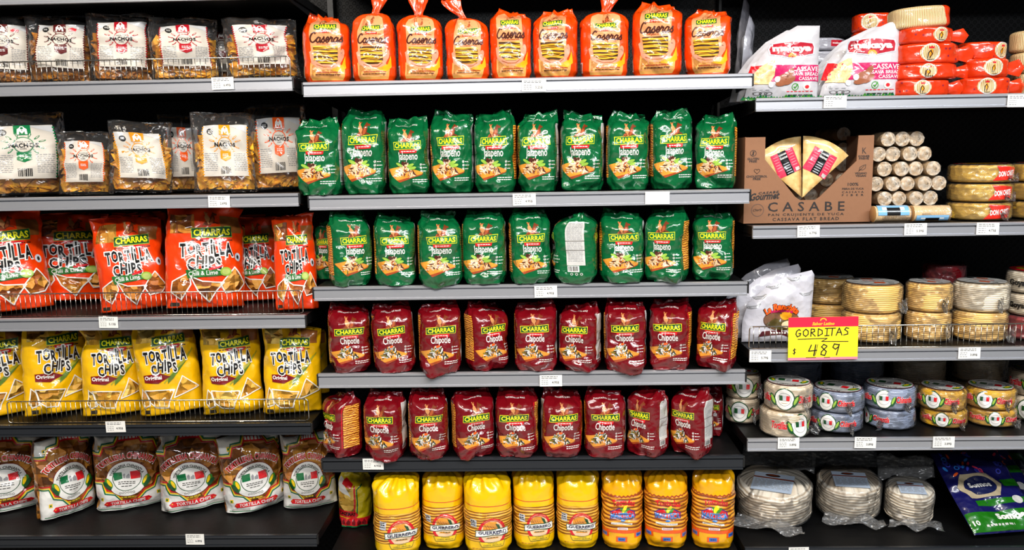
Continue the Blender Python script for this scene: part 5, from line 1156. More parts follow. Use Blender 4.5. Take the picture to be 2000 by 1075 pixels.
def cracker_roll(px_, py_, Y, label, k=0, z=None, rot=None, loc=None, group='cracker rolls stacked end-on'):
    p = pix(px_, py_, Y); r = empty('cracker_roll', loc or (p[0], Y+.20, p[2] if z is None else z), rot or (PI/2, 0, 0))
    a, b = RM[k % 5]; link('crackers', a, r); link('clear_film_wrap', b, r); tag(r, label, 'cracker roll', group); return r
RR = .0213; zb = DR[1]+RR+.003
rows = [('bottom', 0, [1708, 1739, 1770]), ('second', 1, [1712, 1743, 1775, 1806]), ('third', 2, [1705, 1731, 1761, 1792, 1827]), ('fourth', 3, [1718, 1749, 1780, 1812]), ('fifth', 4, [1706, 1733, 1766, 1800]), ('top', 5, [1717, 1749, 1783])]
zrow = [zb]+[pix(1750, y, .05)[2] for y in (387.5, 361.5, 332, 301, 271.5)]
k = 0
for nm, ri, xs in rows:
    Yr = .078 if ri else .092
    pitch = 2*RR+.0008; X0 = max(pix(xs[0], 350, .05)[0], bl[0]+BW+RR*1.12)
    for j, x in enumerate(xs):
        xx = X0+j*pitch+(pitch/2 if ri % 2 else 0)-(.0 if ri != 2 else 0)
        zz = zb+ri*(zrow[5]-zb)/5
        pos = ['nearest the cardboard box', 'second from the box', 'third from the box', 'fourth from the box', 'furthest from the box'][j]
        cracker_roll(x, 0, Yr, 'cracker roll seen end-on in the %s row of its stack, %s' % (nm, pos), k, loc=(xx, Yr+.20+.004*((k*7) % 5), zz), rot=(PI/2, k*1.3, 0)); k += 1
# two rolls lying along the shelf in front
def lying_roll(x0, x1, yc, label, col, yoff, k):
    a = pix(x0, yc, .022); b = pix(x1, yc, .022); L = b[0]-a[0]; s_ = L/.2
    r = empty('cracker_roll', (a[0], .034, DR[1]+.0245+.002), (0, PI/2, 0)); r.rotation_euler = (0, PI/2, 0)
    ba, wa = RM[k]; sc = .0232/.0209
    for nm, me in (('crackers', ba), ('clear_film_wrap', wa)):
        o = link(nm, me, r); o.scale = (sc, sc, s_*.96)
    n = 20; R = .0240; V = []; F = []                             # paper sleeve over part of the roll
    arc0, arc1 = yoff
    for z_ in np.linspace(L*.06, L*.90, 8):
        for q in range(n+1):
            t = arc0+(arc1-arc0)*q/n; V.append((-R*math.sin(t), -R*math.cos(t), z_))
    for i in range(7): F += [[i*(n+1)+q, i*(n+1)+q+1, (i+1)*(n+1)+q+1, (i+1)*(n+1)+q] for q in range(n)]
    zs = np.linspace(.06, .90, 8); mi = [1 if (2 <= i <= 4) and (q < n*.55) else (2 if i in (1, 5) and 6 < q < 12 else 0) for i in range(7) for q in range(n)]
    link('paper_sleeve', mesh_from('paper_sleeve', np.array(V), F, [film('ink_sleeveblue', (120, 175, 215)), ink('black'), ink('white')], mi), r)
    tag(r, label, 'cracker roll', 'cracker rolls lying along the shelf')
lying_roll(1708, 1780, 417, 'cracker roll lying along the shelf under a wide blue label, against the box', 0, (-.1, 1.7), 0)
lying_roll(1783, 1858, 417, 'cracker roll lying along the shelf showing mostly bare crackers', 0, (-.9, -.15), 1)
# rolls in the dark behind the box, and the one resting high at the back
for k, (x, lb) in enumerate(((1494, 'by its tostada end'), (1516, 'second from its tostada end'), (1540, 'third from its tostada end'), (1572, 'fourth from its tostada end'), (1600, 'fifth from its tostada end'), (1687, 'at its cracker-stack end'))):
    for lev in range(6 if k == 5 else 4): cracker_roll(x, 270, .275, 'cracker roll behind the cardboard box, %s, %s layer' % (lb, ('lowest', 'second', 'third', 'fourth', 'fifth', 'topmost')[lev]), k, loc=(pix(1494, 270, .275)[0]+.0462*k, .275+.18, DR[1]+RR+.003+lev*(2*RR+.0035)), rot=(PI/2, k, 0), group='cracker rolls behind the box')

# --- round packs: stacks of flat rounds in clear film
M_YEL = banded('yellow_round_edges', [(0.0, (176, 124, 30)), (0.35, (228, 178, 56)), (1.0, (246, 208, 92))], 85, 'Y', 2.2, coat=.7)
M_GOR = banded('gordita_edges', [(0.0, (198, 140, 58)), (0.35, (242, 192, 98)), (1.0, (252, 216, 136))], 58, 'Y', 3.0, coat=.7)
M_TAN = banded('tan_round_edges', [(0.0, (206, 176, 132)), (0.35, (242, 220, 186)), (1.0, (252, 238, 216))], 85, 'Y', 2.2, coat=.7)
M_PALE = banded('pale_round_edges', [(0.0, (196, 174, 140)), (0.35, (236, 220, 190)), (1.0, (250, 240, 222))], 60, 'Y', 3.0, coat=.7)
M_BLUE = banded('blue_round_edges', [(0.0, (98, 108, 134)), (0.35, (140, 152, 180)), (1.0, (184, 194, 216))], 85, 'Y', 2.2, coat=.9)
M_GOLD = banded('gold_round_edges', [(0.0, (190, 128, 12)), (0.35, (244, 180, 24)), (1.0, (252, 204, 66))], 85, 'Y', 2.2, coat=.7)
M_FLAT = banded('flatbread_edges', [(0.0, (180, 158, 130)), (0.35, (226, 210, 186)), (1.0, (244, 234, 216))], 34, 'Y', 5.0, coat=.7)
RP = random.Random(9)
def pack(x0, x1, t, b, yf, zb, mat, label, group, side=None, topd=None, turn=0.0, roll=0.0, lean=0.0, ridge=.010, freq=22, film_k=1.0, dark=False, fringe=True, h=None, cat='tortilla pack', name='tortilla_pack', wk=1.0, film_mat=None, hold=None, wob=.35):
    A, B = pix(x0, (t+b)/2, yf+.06), pix(x1, (t+b)/2, yf+.06); w = (B[0]-A[0])*wk*.945; X = (A[0]+B[0])/2; d = w*.97
    h = h or (pix(x0, t, yf+.03)[2]-pix(x0, b, yf+.03)[2]); Hd = h/w
    D = Design(Hd=Hd, dw=.97, n=2.05, ns=72, nt=max(14, int(Hd*44)))
    view = math.atan2(X-CAM[0], yf-CAM[1])
    r, P, N, rng = make_bag(name, D, mat, (X, yf+d/2, zb), w*.97, d*.97, h, rotz=-view-math.radians(turn), roll=roll, lean=lean, style='pack', crease=.25, ridges=(.0, Hd, ridge, freq), body_name='rounds', wob=wob)
    # the film round them: looser, gathered to one side
    rg = nrng(); Pf = bag_grid(D, w, d, h+.003, rg, style='pack', crease=.75*film_k); Nf = grid_normals(Pf)
    Pf[..., 2] -= .0008
    link('clear_film', grid_mesh('clear_film', D, Pf, film_mat or M_CLEAR2, w, tuple(rg.uniform(0, 4, 2))), r)
    if fringe:
        s_ = 1; fz = h*RP.uniform(.2, .5); L = w*RP.uniform(.10, .15); hw = h*.32; n = 9; m = 7; V = []; F = []
        for i in range(n+1):
            for j in range(m+1):
                u, v = i/n, j/m-.5; V.append((s_*(w*.36+L*u), -d*(.37+.12*u)+.008*math.sin(j*2.1+i*.9+s_), fz+v*hw*2*(.35+u)+.004*math.sin(j*2.9+i*1.7)-h*.10*u))
        V = [(a, b_, max(c, .002)) for a, b_, c in V]
        for i in range(n):
            for j in range(m): F.append((i*(m+1)+j, (i+1)*(m+1)+j, (i+1)*(m+1)+j+1, i*(m+1)+j+1))
        me = mesh_from('film_tail', np.array(V), F, [film_mat or M_CLEAR2], uv=np.array([(a*1.0+X, c) for a, b_, c in V])); o = link('film_tail', me, r)
        so = o.modifiers.new('thickness', 'SOLIDIFY'); so.thickness = .0004
    if side: lay(side(D), grid_mapper(D, Pf, Nf), w, r, (0, 0), lift=.0006)
    if topd: lay(topd(w), flat_mapper((0, 0, h+.0040), (1, 0, 0), (0, 1, 0)), 1.0, r, lift=.0003)
    tag(r, label, cat, group); return r, h
# Don-style yellow rounds beside the cracker rolls
def side_don(D0):
    D = Design(Hd=D0.Hd, dw=.97, n=2.05, ns=72, nt=D0.nt); H_ = D.Hd
    D.poly('label', [(.12, H_*.10), (.52, H_*.16), (.60, H_*.80), (.50, H_*.84), (.18, H_*.92), (.24, H_*.55)], film('ink_flagred', (224, 44, 30)), 1); D.text('label', 'DON CHISTE', .37, H_*.50, ink('white'), width=.32, height=H_*.30, layer=2, bold=.04, slope=.08); return D
def top_don(w):
    D = Design(cellsize=.02); r = w*.42
    D.ell('top_label', 0, 0, r, r*.96, film('ink_flagred', (224, 44, 30)), 1, 26); D.ell('top_label', 0, -.1*r, r*.7, r*.62, ink('yellow'), 2, 20); D.text('top_label', 'DON CHISTE', 0, -.1*r, ink('black'), width=r*1.2, layer=3, bold=.05)
    for a in (-.7, .7): D.ring('top_label', a*r, -.3*r, r*.10, r*.16, ink('white'), 3, 12)
    return D
yz = DR[1]+.003
for k in range(3):
    _, h = pack(1860, 1986, 330, 364, .035, yz, M_YEL, 'yellow tortilla pack with a red flag label, %s of three beside the cracker rolls' % ('bottom', 'middle', 'top')[k], 'yellow packs with red flag labels', side_don, top_don if k == 2 else None, turn=4-6*k, h=.0475); yz += h+.006
yz = DR[1]+.003
for k in range(3):
    _, h = pack(1986, 2120, 334, 367, .035, yz, M_YEL, 'yellow tortilla pack cut by the photo edge, %s of three' % ('bottom', 'middle', 'top')[k], 'yellow packs with red flag labels', side_don, top_don if k == 2 else None, turn=34, h=.0475); yz += h+.006

# --- gorditas behind the wire fence
def top_gor(w):
    D = Design(cellsize=.02); r = w*.43
    D.ell('top_label', 0, 0, r, r*.95, ink('pale'), 1, 28); D.rect('top_label', .18*r, -.38*r, .42*r, .30*r, ink('orange'), 2); D.rect('top_label', -.10*r, .62*r, .46*r, .30*r, film('ink_rustorange', (205, 90, 45)), 2)
    D.ell('top_label', -.55*r, .52*r, .16*r, .14*r, ink('black'), 2, 12); D.text('top_label', 'GORDITAS', .05*r, .12*r, ink('orange'), width=.85*r, layer=2, bold=.03); D.lines('top_label', -.5*r, .6*r, (-.08*r,), .05*r, ink('grey'), 2, 4, gap=.004, wl=(.006, .014)); D.barcode('top_label', .62*r, -.45*r, .22*r, .20*r)
    return D
gz = DR[2]+.002
for x0, x1, nm, yf, ms in ((1649, 1768, 'nearest the price sign', .045, (M_GOR, M_GOR)), (1769, 1860, 'in the middle', .06, (M_GOR, M_GOR)), (1866, 1974, 'with a paler pack on top', .045, (M_GOR, M_PALE))):
    z = gz
    for k in range(2):
        _, h = pack(x0, x1, 556, 613, yf, z, ms[k], 'gordita pack, %s one of the fenced stack %s' % (('lower', 'upper')[k], nm), 'gordita packs', None, top_gor if k else None, turn=RP.uniform(-20, 20), ridge=.013, freq=15, wob=.6, h=.082 if k == 0 else .079, film_k=1.3); z += h+.006
z = gz
for k in range(2):
    _, h = pack(1592, 1652, 570, 622, .24, z, M_GOR, 'dim gordita pack at the back between the white bags and the first stack, %s' % ('lower', 'upper')[k], 'gordita packs', None, top_gor if k else None, ridge=.013, freq=15, wob=.6, h=.075, wk=1.8); z += h+.006
z = gz
M_REDP = film('film_red_pack', (150, 18, 30), bump=.5)
for k, (m_, lb, hh) in enumerate(((M_REDP, 'red film tortilla pack at the photo edge, lowest of three', .065), (M_PALE, 'pale tortilla pack at the photo edge, between a red pack and a printed one', .060), (M_PALE, 'pale tortilla pack with red and yellow head print at the photo edge', .060))):
    def topg(w):
        D = Design(cellsize=.02); D.ell('top_label', 0, 0, w*.45, w*.42, ink('red'), 1, 24); D.ell('top_label', -.06*w, 0, w*.28, w*.20, ink('yellow'), 2, 18); D.rect('top_label', .1*w, .26*w, .3*w, .08*w, ink('blue'), 2); D.text('top_label', 'Goya', -.06*w, 0, ink('navy'), width=w*.36, layer=3, bold=.04); return D
    def sideg(D0):
        D = Design(Hd=D0.Hd, dw=.97, n=2.05, ns=72, nt=D0.nt); D.text('label', 'Goya', -.30, D.Hd*.45, ink('black'), width=.30, height=D.Hd*.36, layer=1, bold=.06); return D
    _, h = pack(1972, 2085, 556, 600, .05, z, m_, lb, 'packs at the photo edge', sideg if k else None, topg if k == 2 else None, turn=0, h=hh, film_k=1.2); z += h+.006
z = gz
for k in range(3):
    _, h = pack(1800, 1885, 540, 580, .245, z, M_REDP if k == 2 else M_PALE, 'dim pack in the rear rank behind the middle gordita stack, %s' % ('lowest', 'middle', 'red one on top')[k], 'rear packs in shadow', None, None, h=.062, fringe=False); z += h+.006
# white printed bags leaning at the sign end
M_MON = film('film_white_moon', (200, 198, 206), rough=.3, bump=.4)
mo = [(1580, 543), (1588, 541), (1593, 550), (1586, 620), (1581, 678), (1448, 680), (1450, 640), (1462, 606), (1500, 572), (1540, 552)]
Y = .088; o = pix(1515, 678, Y); z0 = DR[2]+.003; ol = local(mo, Y, z0, o[0]); zm = min(b for a, b in ol); ol = [(a, max(b-zm, 0)) for a, b in ol]
r, mp, uvo = puff('flatbread_bag', ol[::-1], .034, M_MON, (o[0], Y, z0), (-.06, 0, 0), crease=1.3); tag(r, 'white flatbread bag with a sunset badge, frontmost behind the fence and price sign', 'bread bag', 'white bags at the fence end')
D = Design(cellsize=.008); q = lambda a, b: local([(a, b)], Y, z0+zm, o[0])[0]
c = q(1523, 636); R_ = .052
D.ell('badge', c[0], c[1], R_, R_*.62, film('ink_badge', (92, 56, 40)), 2, 26); D.ell('badge', c[0], c[1], R_*.96, R_*.57, film('ink_badge2', (120, 84, 60)), 3, 26); D.ell('badge', c[0]+.014, c[1]+.013, .017, .015, film('ink_sun', (236, 158, 30)), 4, 18); D.poly('badge', [(c[0]-.046, c[1]-.012), (c[0]-.02, c[1]+.006), (c[0]+.004, c[1]-.004), (c[0]+.03, c[1]+.004), (c[0]+.046, c[1]-.012), (c[0], c[1]-.031)], film('ink_hill', (86, 74, 40)), 5); D.ell('badge', c[0]+.022, c[1]-.014, .022, .010, ink('cream'), 6, 16)
arc = lambda R: (lambda a, b: ((R+b)*math.sin(a/R), (R+b)*math.cos(a/R)-R))
D.text('badge_text', 'La Ranchita', c[0], c[1]+.040, ink('black'), width=.112, height=.022, layer=4, bold=.09, shear=.2, warp=arc(.075)); D.text('badge_text', 'La Ranchita', c[0], c[1]+.040, ink('orange'), width=.108, height=.019, layer=5, bold=.05, shear=.2, warp=arc(.075))
D.text('badge_text', 'Moncionera', c[0], c[1]+.0285, ink('magenta'), width=.066, height=.009, layer=6, bold=.05, shear=.2, warp=arc(.11))
D.poly('ribbon_print', [(c[0]-.066, c[1]-.050), (c[0]-.055, c[1]-.034), (c[0], c[1]-.031), (c[0]+.05, c[1]-.048), (c[0]+.055, c[1]-.058), (c[0], c[1]-.044), (c[0]-.05, c[1]-.047)], film('ink_maroonribbon', (80, 20, 30)), 4); D.lines('ribbon_print', c[0]-.03, c[0]+.03, (c[1]-.039,), .005, ink('white'), 5, 4, gap=.003, wl=(.004, .009))
for (px_, py_) in ((1512, 572), (1552, 556), (1470, 610), (1574, 585), (1482, 592)):
    a = q(px_, py_); D.stroke('moon_print#%d' % px_, [(a[0]-.020, a[1]), (a[0]-.008, a[1]-.007), (a[0]+.010, a[1]-.004), (a[0]+.019, a[1]+.007), (a[0]+.008, a[1]+.001), (a[0]-.008, a[1]-.002)], .003, ink('grey'), 2, True)
sheet_design(mp, r, D, uvo)
for k in range(2):
    ol2 = [(a*.98-.016*(k+1), b*(1.0+.05*k)+(.012 if b > .1 else 0)) for a, b in ol]; mn = min(b for a, b in ol2)
    r2, m2, u2 = puff('flatbread_bag', [(a, b-mn) for a, b in ol2][::-1], .030, M_MON if k == 0 else film('film_greywhite', (150, 150, 158), bump=.4), (o[0]-.006, Y+.050*(k+1), z0), (-.06, 0, .02*k), crease=1.0)
    tag(r2, 'white flatbread bag leaning %s behind the sunset-badge bag' % ('just', 'furthest')[k], 'bread bag', 'white bags at the fence end')
fence(pix(1463, 680, .003)[0], 1.62, zt(1700, 636, .003), DR[2]+.0005, .003, 'wire fence in front of the gorditas, dark against the white bags', 62)

# --- handwritten price sign
a = pix(1539, 704, -.024); b = pix(1675, 703, -.024); SW = b[0]-a[0]; SH = pix(1607, 620, -.024)[2]-a[2]
sg = empty('price_sign', ((a[0]+b[0])/2, -.0225, a[2]), (-.03, -.008, 0)); tag(sg, 'yellow and red handwritten paper sign reading gorditas 489, clipped over the fence', 'price sign')
M_SIGN = plain('sign_yellow_paper', (250, 226, 30), .55); MB().box((-SW/2, -.0008, 0), (SW/2, 0, SH), M_SIGN).build('paper', sg); PAPER = sg.children[0]
D = Design(cellsize=.03); K = plain('marker_black', (22, 20, 22), .5); RD = plain('sign_red', (212, 22, 60), .55)
D.rect('printed_header', 0, SH*.885, SW, SH*.23, RD, 1); D.rect('printed_footer', 0, SH*.03, SW, SH*.06, plain('sign_pink', (232, 130, 150), .55), 1)
D.text('printed_header', 'Sabor Latino', 0, SH*.845, plain('sign_gold', (246, 190, 40), .5), width=SW*.32, height=SH*.075, layer=2, shear=.25, bold=.04); D.ring('printed_header', 0, SH*.90, SW*.035, SW*.05, plain('sign_gold', (246, 190, 40), .5), 2, 12, .2, PI-.2)
HAND = {'G': [[(.75, .85), (.55, 1), (.2, .75), (.1, .35), (.3, 0), (.7, .15), (.8, .45), (.5, .42)]], 'O': [[(.5, 1), (.15, .7), (.15, .25), (.5, 0), (.85, .3), (.85, .75), (.5, 1)]], 'R': [[(.2, 0), (.25, 1), (.7, .95), (.75, .65), (.3, .5), (.85, 0)]], 'D': [[(.2, 0), (.25, 1), (.8, .75), (.85, .3), (.2, 0)]],
        'I': [[(.2, 1), (.8, 1)], [(.5, 1), (.45, 0)], [(.15, 0), (.8, .02)]], 'T': [[(0, 1), (1.0, 1)], [(.55, 1), (.45, 0)]], 'A': [[(.05, 0), (.5, 1), (.9, 0)], [(.2, .38), (.8, .42)]], 'S': [[(.85, .9), (.45, 1), (.25, .75), (.7, .45), (.7, .12), (.1, .02)]],
        '4': [[(.35, 1), (.1, .45), (.85, .5)], [(.75, 1), (.6, 0)]], '8': [[(.75, .85), (.45, 1), (.25, .78), (.7, .35), (.55, 0), (.2, .1), (.25, .35), (.75, .8)]], '9': [[(.8, .9), (.4, 1), (.25, .7), (.5, .52), (.8, .75), (.85, .95), (.6, 0)]], '$': [[(.85, .8), (.5, .9), (.25, .7), (.75, .35), (.5, .1), (.15, .2)], [(.55, 1.05), (.45, -.05)]]}
def hand(part, word, x, y, cw, chh, wd, slope=.0):
    for ch_ in word:
        for st in HAND[ch_]: D.stroke(part, [(x+p*cw, y+q_*chh+(x+p*cw)*slope) for p, q_ in st], wd, K, 2)
        x += cw*(.72 if ch_ == 'I' else 1.04)
hand('product_writing', 'GORDITAS', -SW*.40, SH*.56, SW*.098, SH*.17, .0028, .02); hand('price_writing', '489', -SW*.22, SH*.10, SW*.155, SH*.26, .0030, .03); hand('currency_writing', '$', -SW*.44, SH*.14, SW*.06, SH*.13, .0020)
D.stroke('underline_stroke', [(-SW*.36, SH*.49), (SW*.06, SH*.50), (-SW*.02, SH*.43), (SW*.36, SH*.42)], .0022, K, 2)
for dx in (0, .012): D.stroke('price_writing', [(-SW*.10+dx*.4, SH*.36), (-SW*.135+dx*.4, SH*.11)], .0015, K, 2)
D.stroke('price_writing', [(-SW*.24, SH*.055), (-SW*.10, SH*.055)], .0018, K, 2); D.stroke('price_writing', [(.02*SW, SH*.05), (SW*.10, SH*.055)], .0018, K, 2)
lay(D, flat_mapper((0, -.0009, 0), (1, 0, 0), (0, 0, 1)), 1.0, PAPER, lift=.0002)

# --- round tortilla packs in two layers
def side_chi(D0):
    D = Design(Hd=D0.Hd, dw=.97, n=2.05, ns=72, nt=D0.nt); H_ = D.Hd; m = H_*.5
    D.ell('badge', 0, m, H_*.40, H_*.44, ink('darkgreen'), 1, 24); D.ell('badge', 0, m, H_*.36, H_*.40, ink('white'), 2, 24); D.ring('badge', 0, m, H_*.25, H_*.265, ink('grey'), 3, 18)
    for dx, c in ((-.12, 'darkgreen'), (0, 'silver'), (.12, 'red')): D.rect('badge', dx*H_/.35*.40, m+H_*.05, .045*H_/.35, H_*.20, ink(c), 4)
    for s_ in (-1, 1): D.ell('badge', s_*H_*.44, m-.02, H_*.10, H_*.26, ink('darkgreen'), 3, 12, s_*-.4); D.ell('badge', s_*H_*.43, m-.01, H_*.05, H_*.18, ink('lime'), 4, 10, s_*-.4)
    for s_, t in ((-1, 'Tortillas'), (1, 'Chinantla')):
        D.text('brand_text', t, s_*(H_*.40+.22), m+.01, ink('white'), width=.33, height=H_*.325, layer=2, bold=.06, shear=.25); D.text('brand_text', t, s_*(H_*.40+.22), m+.01, ink('red'), width=.32, height=H_*.30, layer=3, bold=.04, shear=.25)
    return D
def top_chi(w):
    D = Design(cellsize=.02); r = w*.44
    D.ell('top_label', 0, 0, r, r*.95, ink('darkred'), 1, 30); D.ell('top_label', 0, 0, r*.97, r*.92, ink('pale'), 2, 30); D.ring('top_label', 0, 0, r*.64, r*.67, ink('char'), 3, 26, sy=.95)
    arc = lambda R: (lambda a, b: ((R+b)*math.sin(a/R), (R+b)*math.cos(a/R)-R))
    D.text('top_label', 'TORTILLERIA CHINANTLA', 0, r*.76, ink('char'), width=r*1.9, height=r*.15, layer=3, bold=.03, warp=arc(r*.76)); D.text('top_label', 'TORTILLAS', 0, -r*.76, ink('char'), width=r*.9, height=r*.14, layer=3, bold=.03)
    for dx, c in ((-.32, 'darkgreen'), (.32, 'red')): D.rect('top_label', dx*r, 0, r*.30, r*.36, ink(c), 3, .1)
    D.poly('top_label', [(-.1*r, -.14*r), (.1*r, -.14*r), (.1*r, .1*r), (0, .22*r), (-.1*r, .1*r)], ink('grey'), 3)
    for s_ in (-1, 1): D.ell('top_label', s_*r*.74, -r*.1, r*.14, r*.30, ink('leaf'), 4, 14, s_*-.4); D.ell('top_label', s_*r*.72, -r*.08, r*.06, r*.2, ink('yellow'), 5, 12, s_*-.4)
    return D
tz = DR[3]+.0045
G = 'round tortilla packs'
for x0, x1, yf, m_, nm, hs, tn, off in ((1484, 1585, -.020, M_TAN, 'tan tortilla pack', (.074, .072), (-40, 8), (0, 7)), (1582, 1690, .020, M_BLUE, 'blue-grey tortilla pack', (.056, .058), (14, 24), (0, 3)), (1689, 1792, .045, M_BLUE, 'blue-grey tortilla pack', (.056, .060), (60, 10), (0, -2)),
                                     (1799, 1890, .055, M_GOLD, 'yellow tortilla pack', (.048, .058), (2, 20), (0, -6)), (1890, 1986, .06, M_GOLD, 'yellow tortilla pack', (.048, .056), (-12, 10), (0, -4))):
    z = tz
    wh = {1484: 'standing foremost', 1582: 'beside the tan packs', 1689: 'beside the yellow packs', 1799: 'beside the blue-grey packs', 1890: 'nearest the photo edge'}[x0]
    for k in range(2):
        _, h = pack(x0+off[k], x1+off[k]*.6, 770, 820, yf-(.006 if k else 0), z, m_, '%s %s, %s layer' % (nm, wh, ('bottom', 'top')[k]), G, side_chi, top_chi if k else None, turn=tn[k], h=hs[k], film_k=1.5, roll=0.0); z += h+.006
for x0, x1, yf, nm in ((1414, 1484, .115, 'tan tortilla pack tucked behind the red bags'), (1972, 2070, .10, 'tan tortilla pack cut by the photo edge')):
    z = tz
    for k in range(2):
        _, h = pack(x0, x1, 770, 820, yf, z, M_TAN, nm+(', bottom layer', ', top layer')[k], G, side_chi, top_chi if k else None, turn=10-14*k, h=.071, film_k=1.2); z += h+.006
for i, x in enumerate((1555, 1675, 1795, 1915)):
    z = tz
    for k in range(2):
        _, h = pack(x-52, x+54, 740, 790, .24, z, (M_BLUE, M_BLUE, M_TAN, M_TAN)[i], 'dim tortilla pack in the rear rank, %s stack from the red bags, %s' % (('first', 'second', 'third', 'fourth')[i], ('lower', 'upper')[k]), G, None, top_chi if k else None, h=.075, fringe=False); z += h+.006

# --- large soft flatbreads in clear bags on the lowest shelf
def top_flat(w):
    D = Design(cellsize=.03); a, b = w*.26, w*.30
    D.rect('paper_label', 0, -.10*w, a*2, b*1.5, plain('label_bluewhite', (176, 190, 208), .5), 1); D.rect('paper_label', 0, .00*w, a*2, .032*w, film('ink_labelrust', (130, 62, 40)), 2)
    D.ell('paper_label', -.02*w, .07*w, .10*w, .035*w, film('ink_dish', (40, 26, 22)), 2, 16); D.ell('paper_label', -.02*w, .075*w, .07*w, .018*w, film('ink_dish2', (120, 52, 30)), 3, 14)
    for k in range(9): D.lines('paper_label', -a*.9, a*.9, (-.05*w-.025*w*k,), .010*w, ink('grey'), 2, 30+k, gap=.004, wl=(.006, .02))
    return D
M_FILM3 = clear_film('clear_bag_film', .97, 1.8, 1.3, .06)
fz = DR[4]+.003
for i, (x0, x1, tpx, base_px, lb) in enumerate(((1440, 1602, 925, 1042, 'beside the golden tostada bags'), (1590, 1734, 935, 1044, 'between its two twins'), (1716, 1836, 942, 1044, 'beside the blue printed bags'))):
    yb = pixz((x0+x1)/2, base_px, fz)[1]
    r, h = pack(x0, x1, 960, 1030, max(yb, .002)+(0, .05, .03)[i], fz, M_FLAT, 'clear bag of large soft flatbreads with a paper label, '+lb, 'flatbread bags', None, top_flat, turn=(6, -12, -14)[i], h=(.108, .108, .098)[i], ridge=.017, freq=13, wob=.9, film_k=2.0, cat='bread bag', name='flatbread_bag', lean=.17, film_mat=M_FILM3, fringe=False, wk=(.96, .90, .80)[i])
    w = pix(x1, 1000, .05)[0]-pix(x0, 1000, .05)[0]; r.location.z += w*.5*math.sin(.17)*1.05+.003
    # the slack mouth of the bag with its zip strip, lying over the top, and the loose foot
    for nm, ya, yb2, za, zb2, wa, wb in (('zip_flap', .30, .56, h*.96, h+.050, .46, .46), ('loose_foot', -.44, -.60, h*.30, .022, .38, .44)):
        n, m = 16, 8; V = []; F = []; rg = nrng(); ph = rg.uniform(0, 6)
        for a in range(n+1):
            for b in range(m+1):
                u, v = a/n-.5, b/m; wv = .006*math.sin(u*11+ph+v*2)+.004*float(tri(np.array(u*2.7+v*1.3+ph)))
                V.append((u*2*w*(wa+(wb-wa)*v), w*(ya+(yb2-ya)*v)+wv*.5, za+(zb2-za)*v+wv+(.004 if nm == 'zip_flap' and b == m-1 else 0)))
        for a in range(n):
            for b in range(m): F.append((a*(m+1)+b, (a+1)*(m+1)+b, (a+1)*(m+1)+b+1, a*(m+1)+b+1))
        o = link(nm, mesh_from(nm, np.array(V), F, [M_FILM3], uv=np.array([(p[0]+i, p[1]+p[2]) for p in V])), r); so = o.modifiers.new('thickness', 'SOLIDIFY'); so.thickness = .0005
# --- blue printed wrap bags, lying tilted towards the aisle
M_BLUEBAG = film('film_blue_bag', (20, 20, 82), rough=.3, bump=.35)
def blue_bag(px_, py_, Y, z, rotz, rotx, w, L, label, dim=False):
    p = pix(px_, py_, Y)
    ol = [(-w/2, 0), (w/2, 0), (w/2+.004, L*.5), (w/2, L), (-w/2, L), (-w/2-.004, L*.5)]
    r, mp, uvo = puff('wrap_bag', ol, .034, M_BLUEBAG, (p[0], Y, z), (rotx, 0, rotz), crease=1.3)
    D = Design(cellsize=.008); rr = random.Random(int(px_*7+py_))
    D.rect('green_band', 0, .034, w, .060, film('ink_bandgreen', (26, 108, 16)), 1); D.text('green_band', 'Somos', .02, .046, ink('white'), width=.090, height=.022, layer=2, bold=.06); D.text('green_band', '10', -w*.42, .030, ink('white'), width=.018, layer=2, bold=.03); D.lines('green_band', -w*.3, w*.1, (.020,), .006, ink('pale'), 2, 4, gap=.004, wl=(.006, .014))
    D.rect('green_band', .02, .092, w*.75, .018, film('ink_bandgreen', (26, 108, 16)), 1, .02); D.ell('green_band', .07, .094, .017, .014, ink('pale'), 2, 16)
    D.poly('label', [(-.095, .150), (-.07, .190), (.02, .190), (.05, .150), (.02, .108), (-.07, .108)], film('ink_kraft', (176, 160, 130)), 2); D.ell('label', -.022, .149, .052, .032, ink('navy'), 3, 26); D.text('label', 'Somos', -.022, .152, ink('white'), width=.072, height=.022, layer=4, bold=.04)
    D.rect('side_tag', .085, .155, .06, .026, film('ink_bandgreen', (26, 108, 16)), 2)
    for k in range(64):
        x, y = rr.uniform(-w*.46, w*.46), rr.uniform(.10, L*.95)
        if -.10 < x < .12 and .08 < y < .19: continue
        c = rr.choice([ink('orange'), ink('pink'), film('ink_violet', (60, 70, 190)), ink('blue'), film('ink_violet', (60, 70, 190))])
        if rr.random() < .4: D.ring('confetti_print', x, y, .005, .008, c, 1, 10)
        else: D.ell('confetti_print', x, y, .010, .004, c, 1, 8, rr.uniform(0, 3))
    sheet_design(mp, r, D, uvo); tag(r, label, 'wrap bag', 'blue wrap bags'); return r
z0 = DR[4]+.020
for k in range(3):
    blue_bag(1972+6*k, 1038, .045+.105*k, z0, .15, -.93, .225, .285-.03*k, 'blue wrap bag with green bands, %s the pile leaning beside the flatbreads' % ('frontmost of', 'second in', 'rearmost of')[k])
blue_bag(2120, 1030, .16, z0, .06, -.80, .20, .27, 'blue wrap bag leaning at the photo edge')
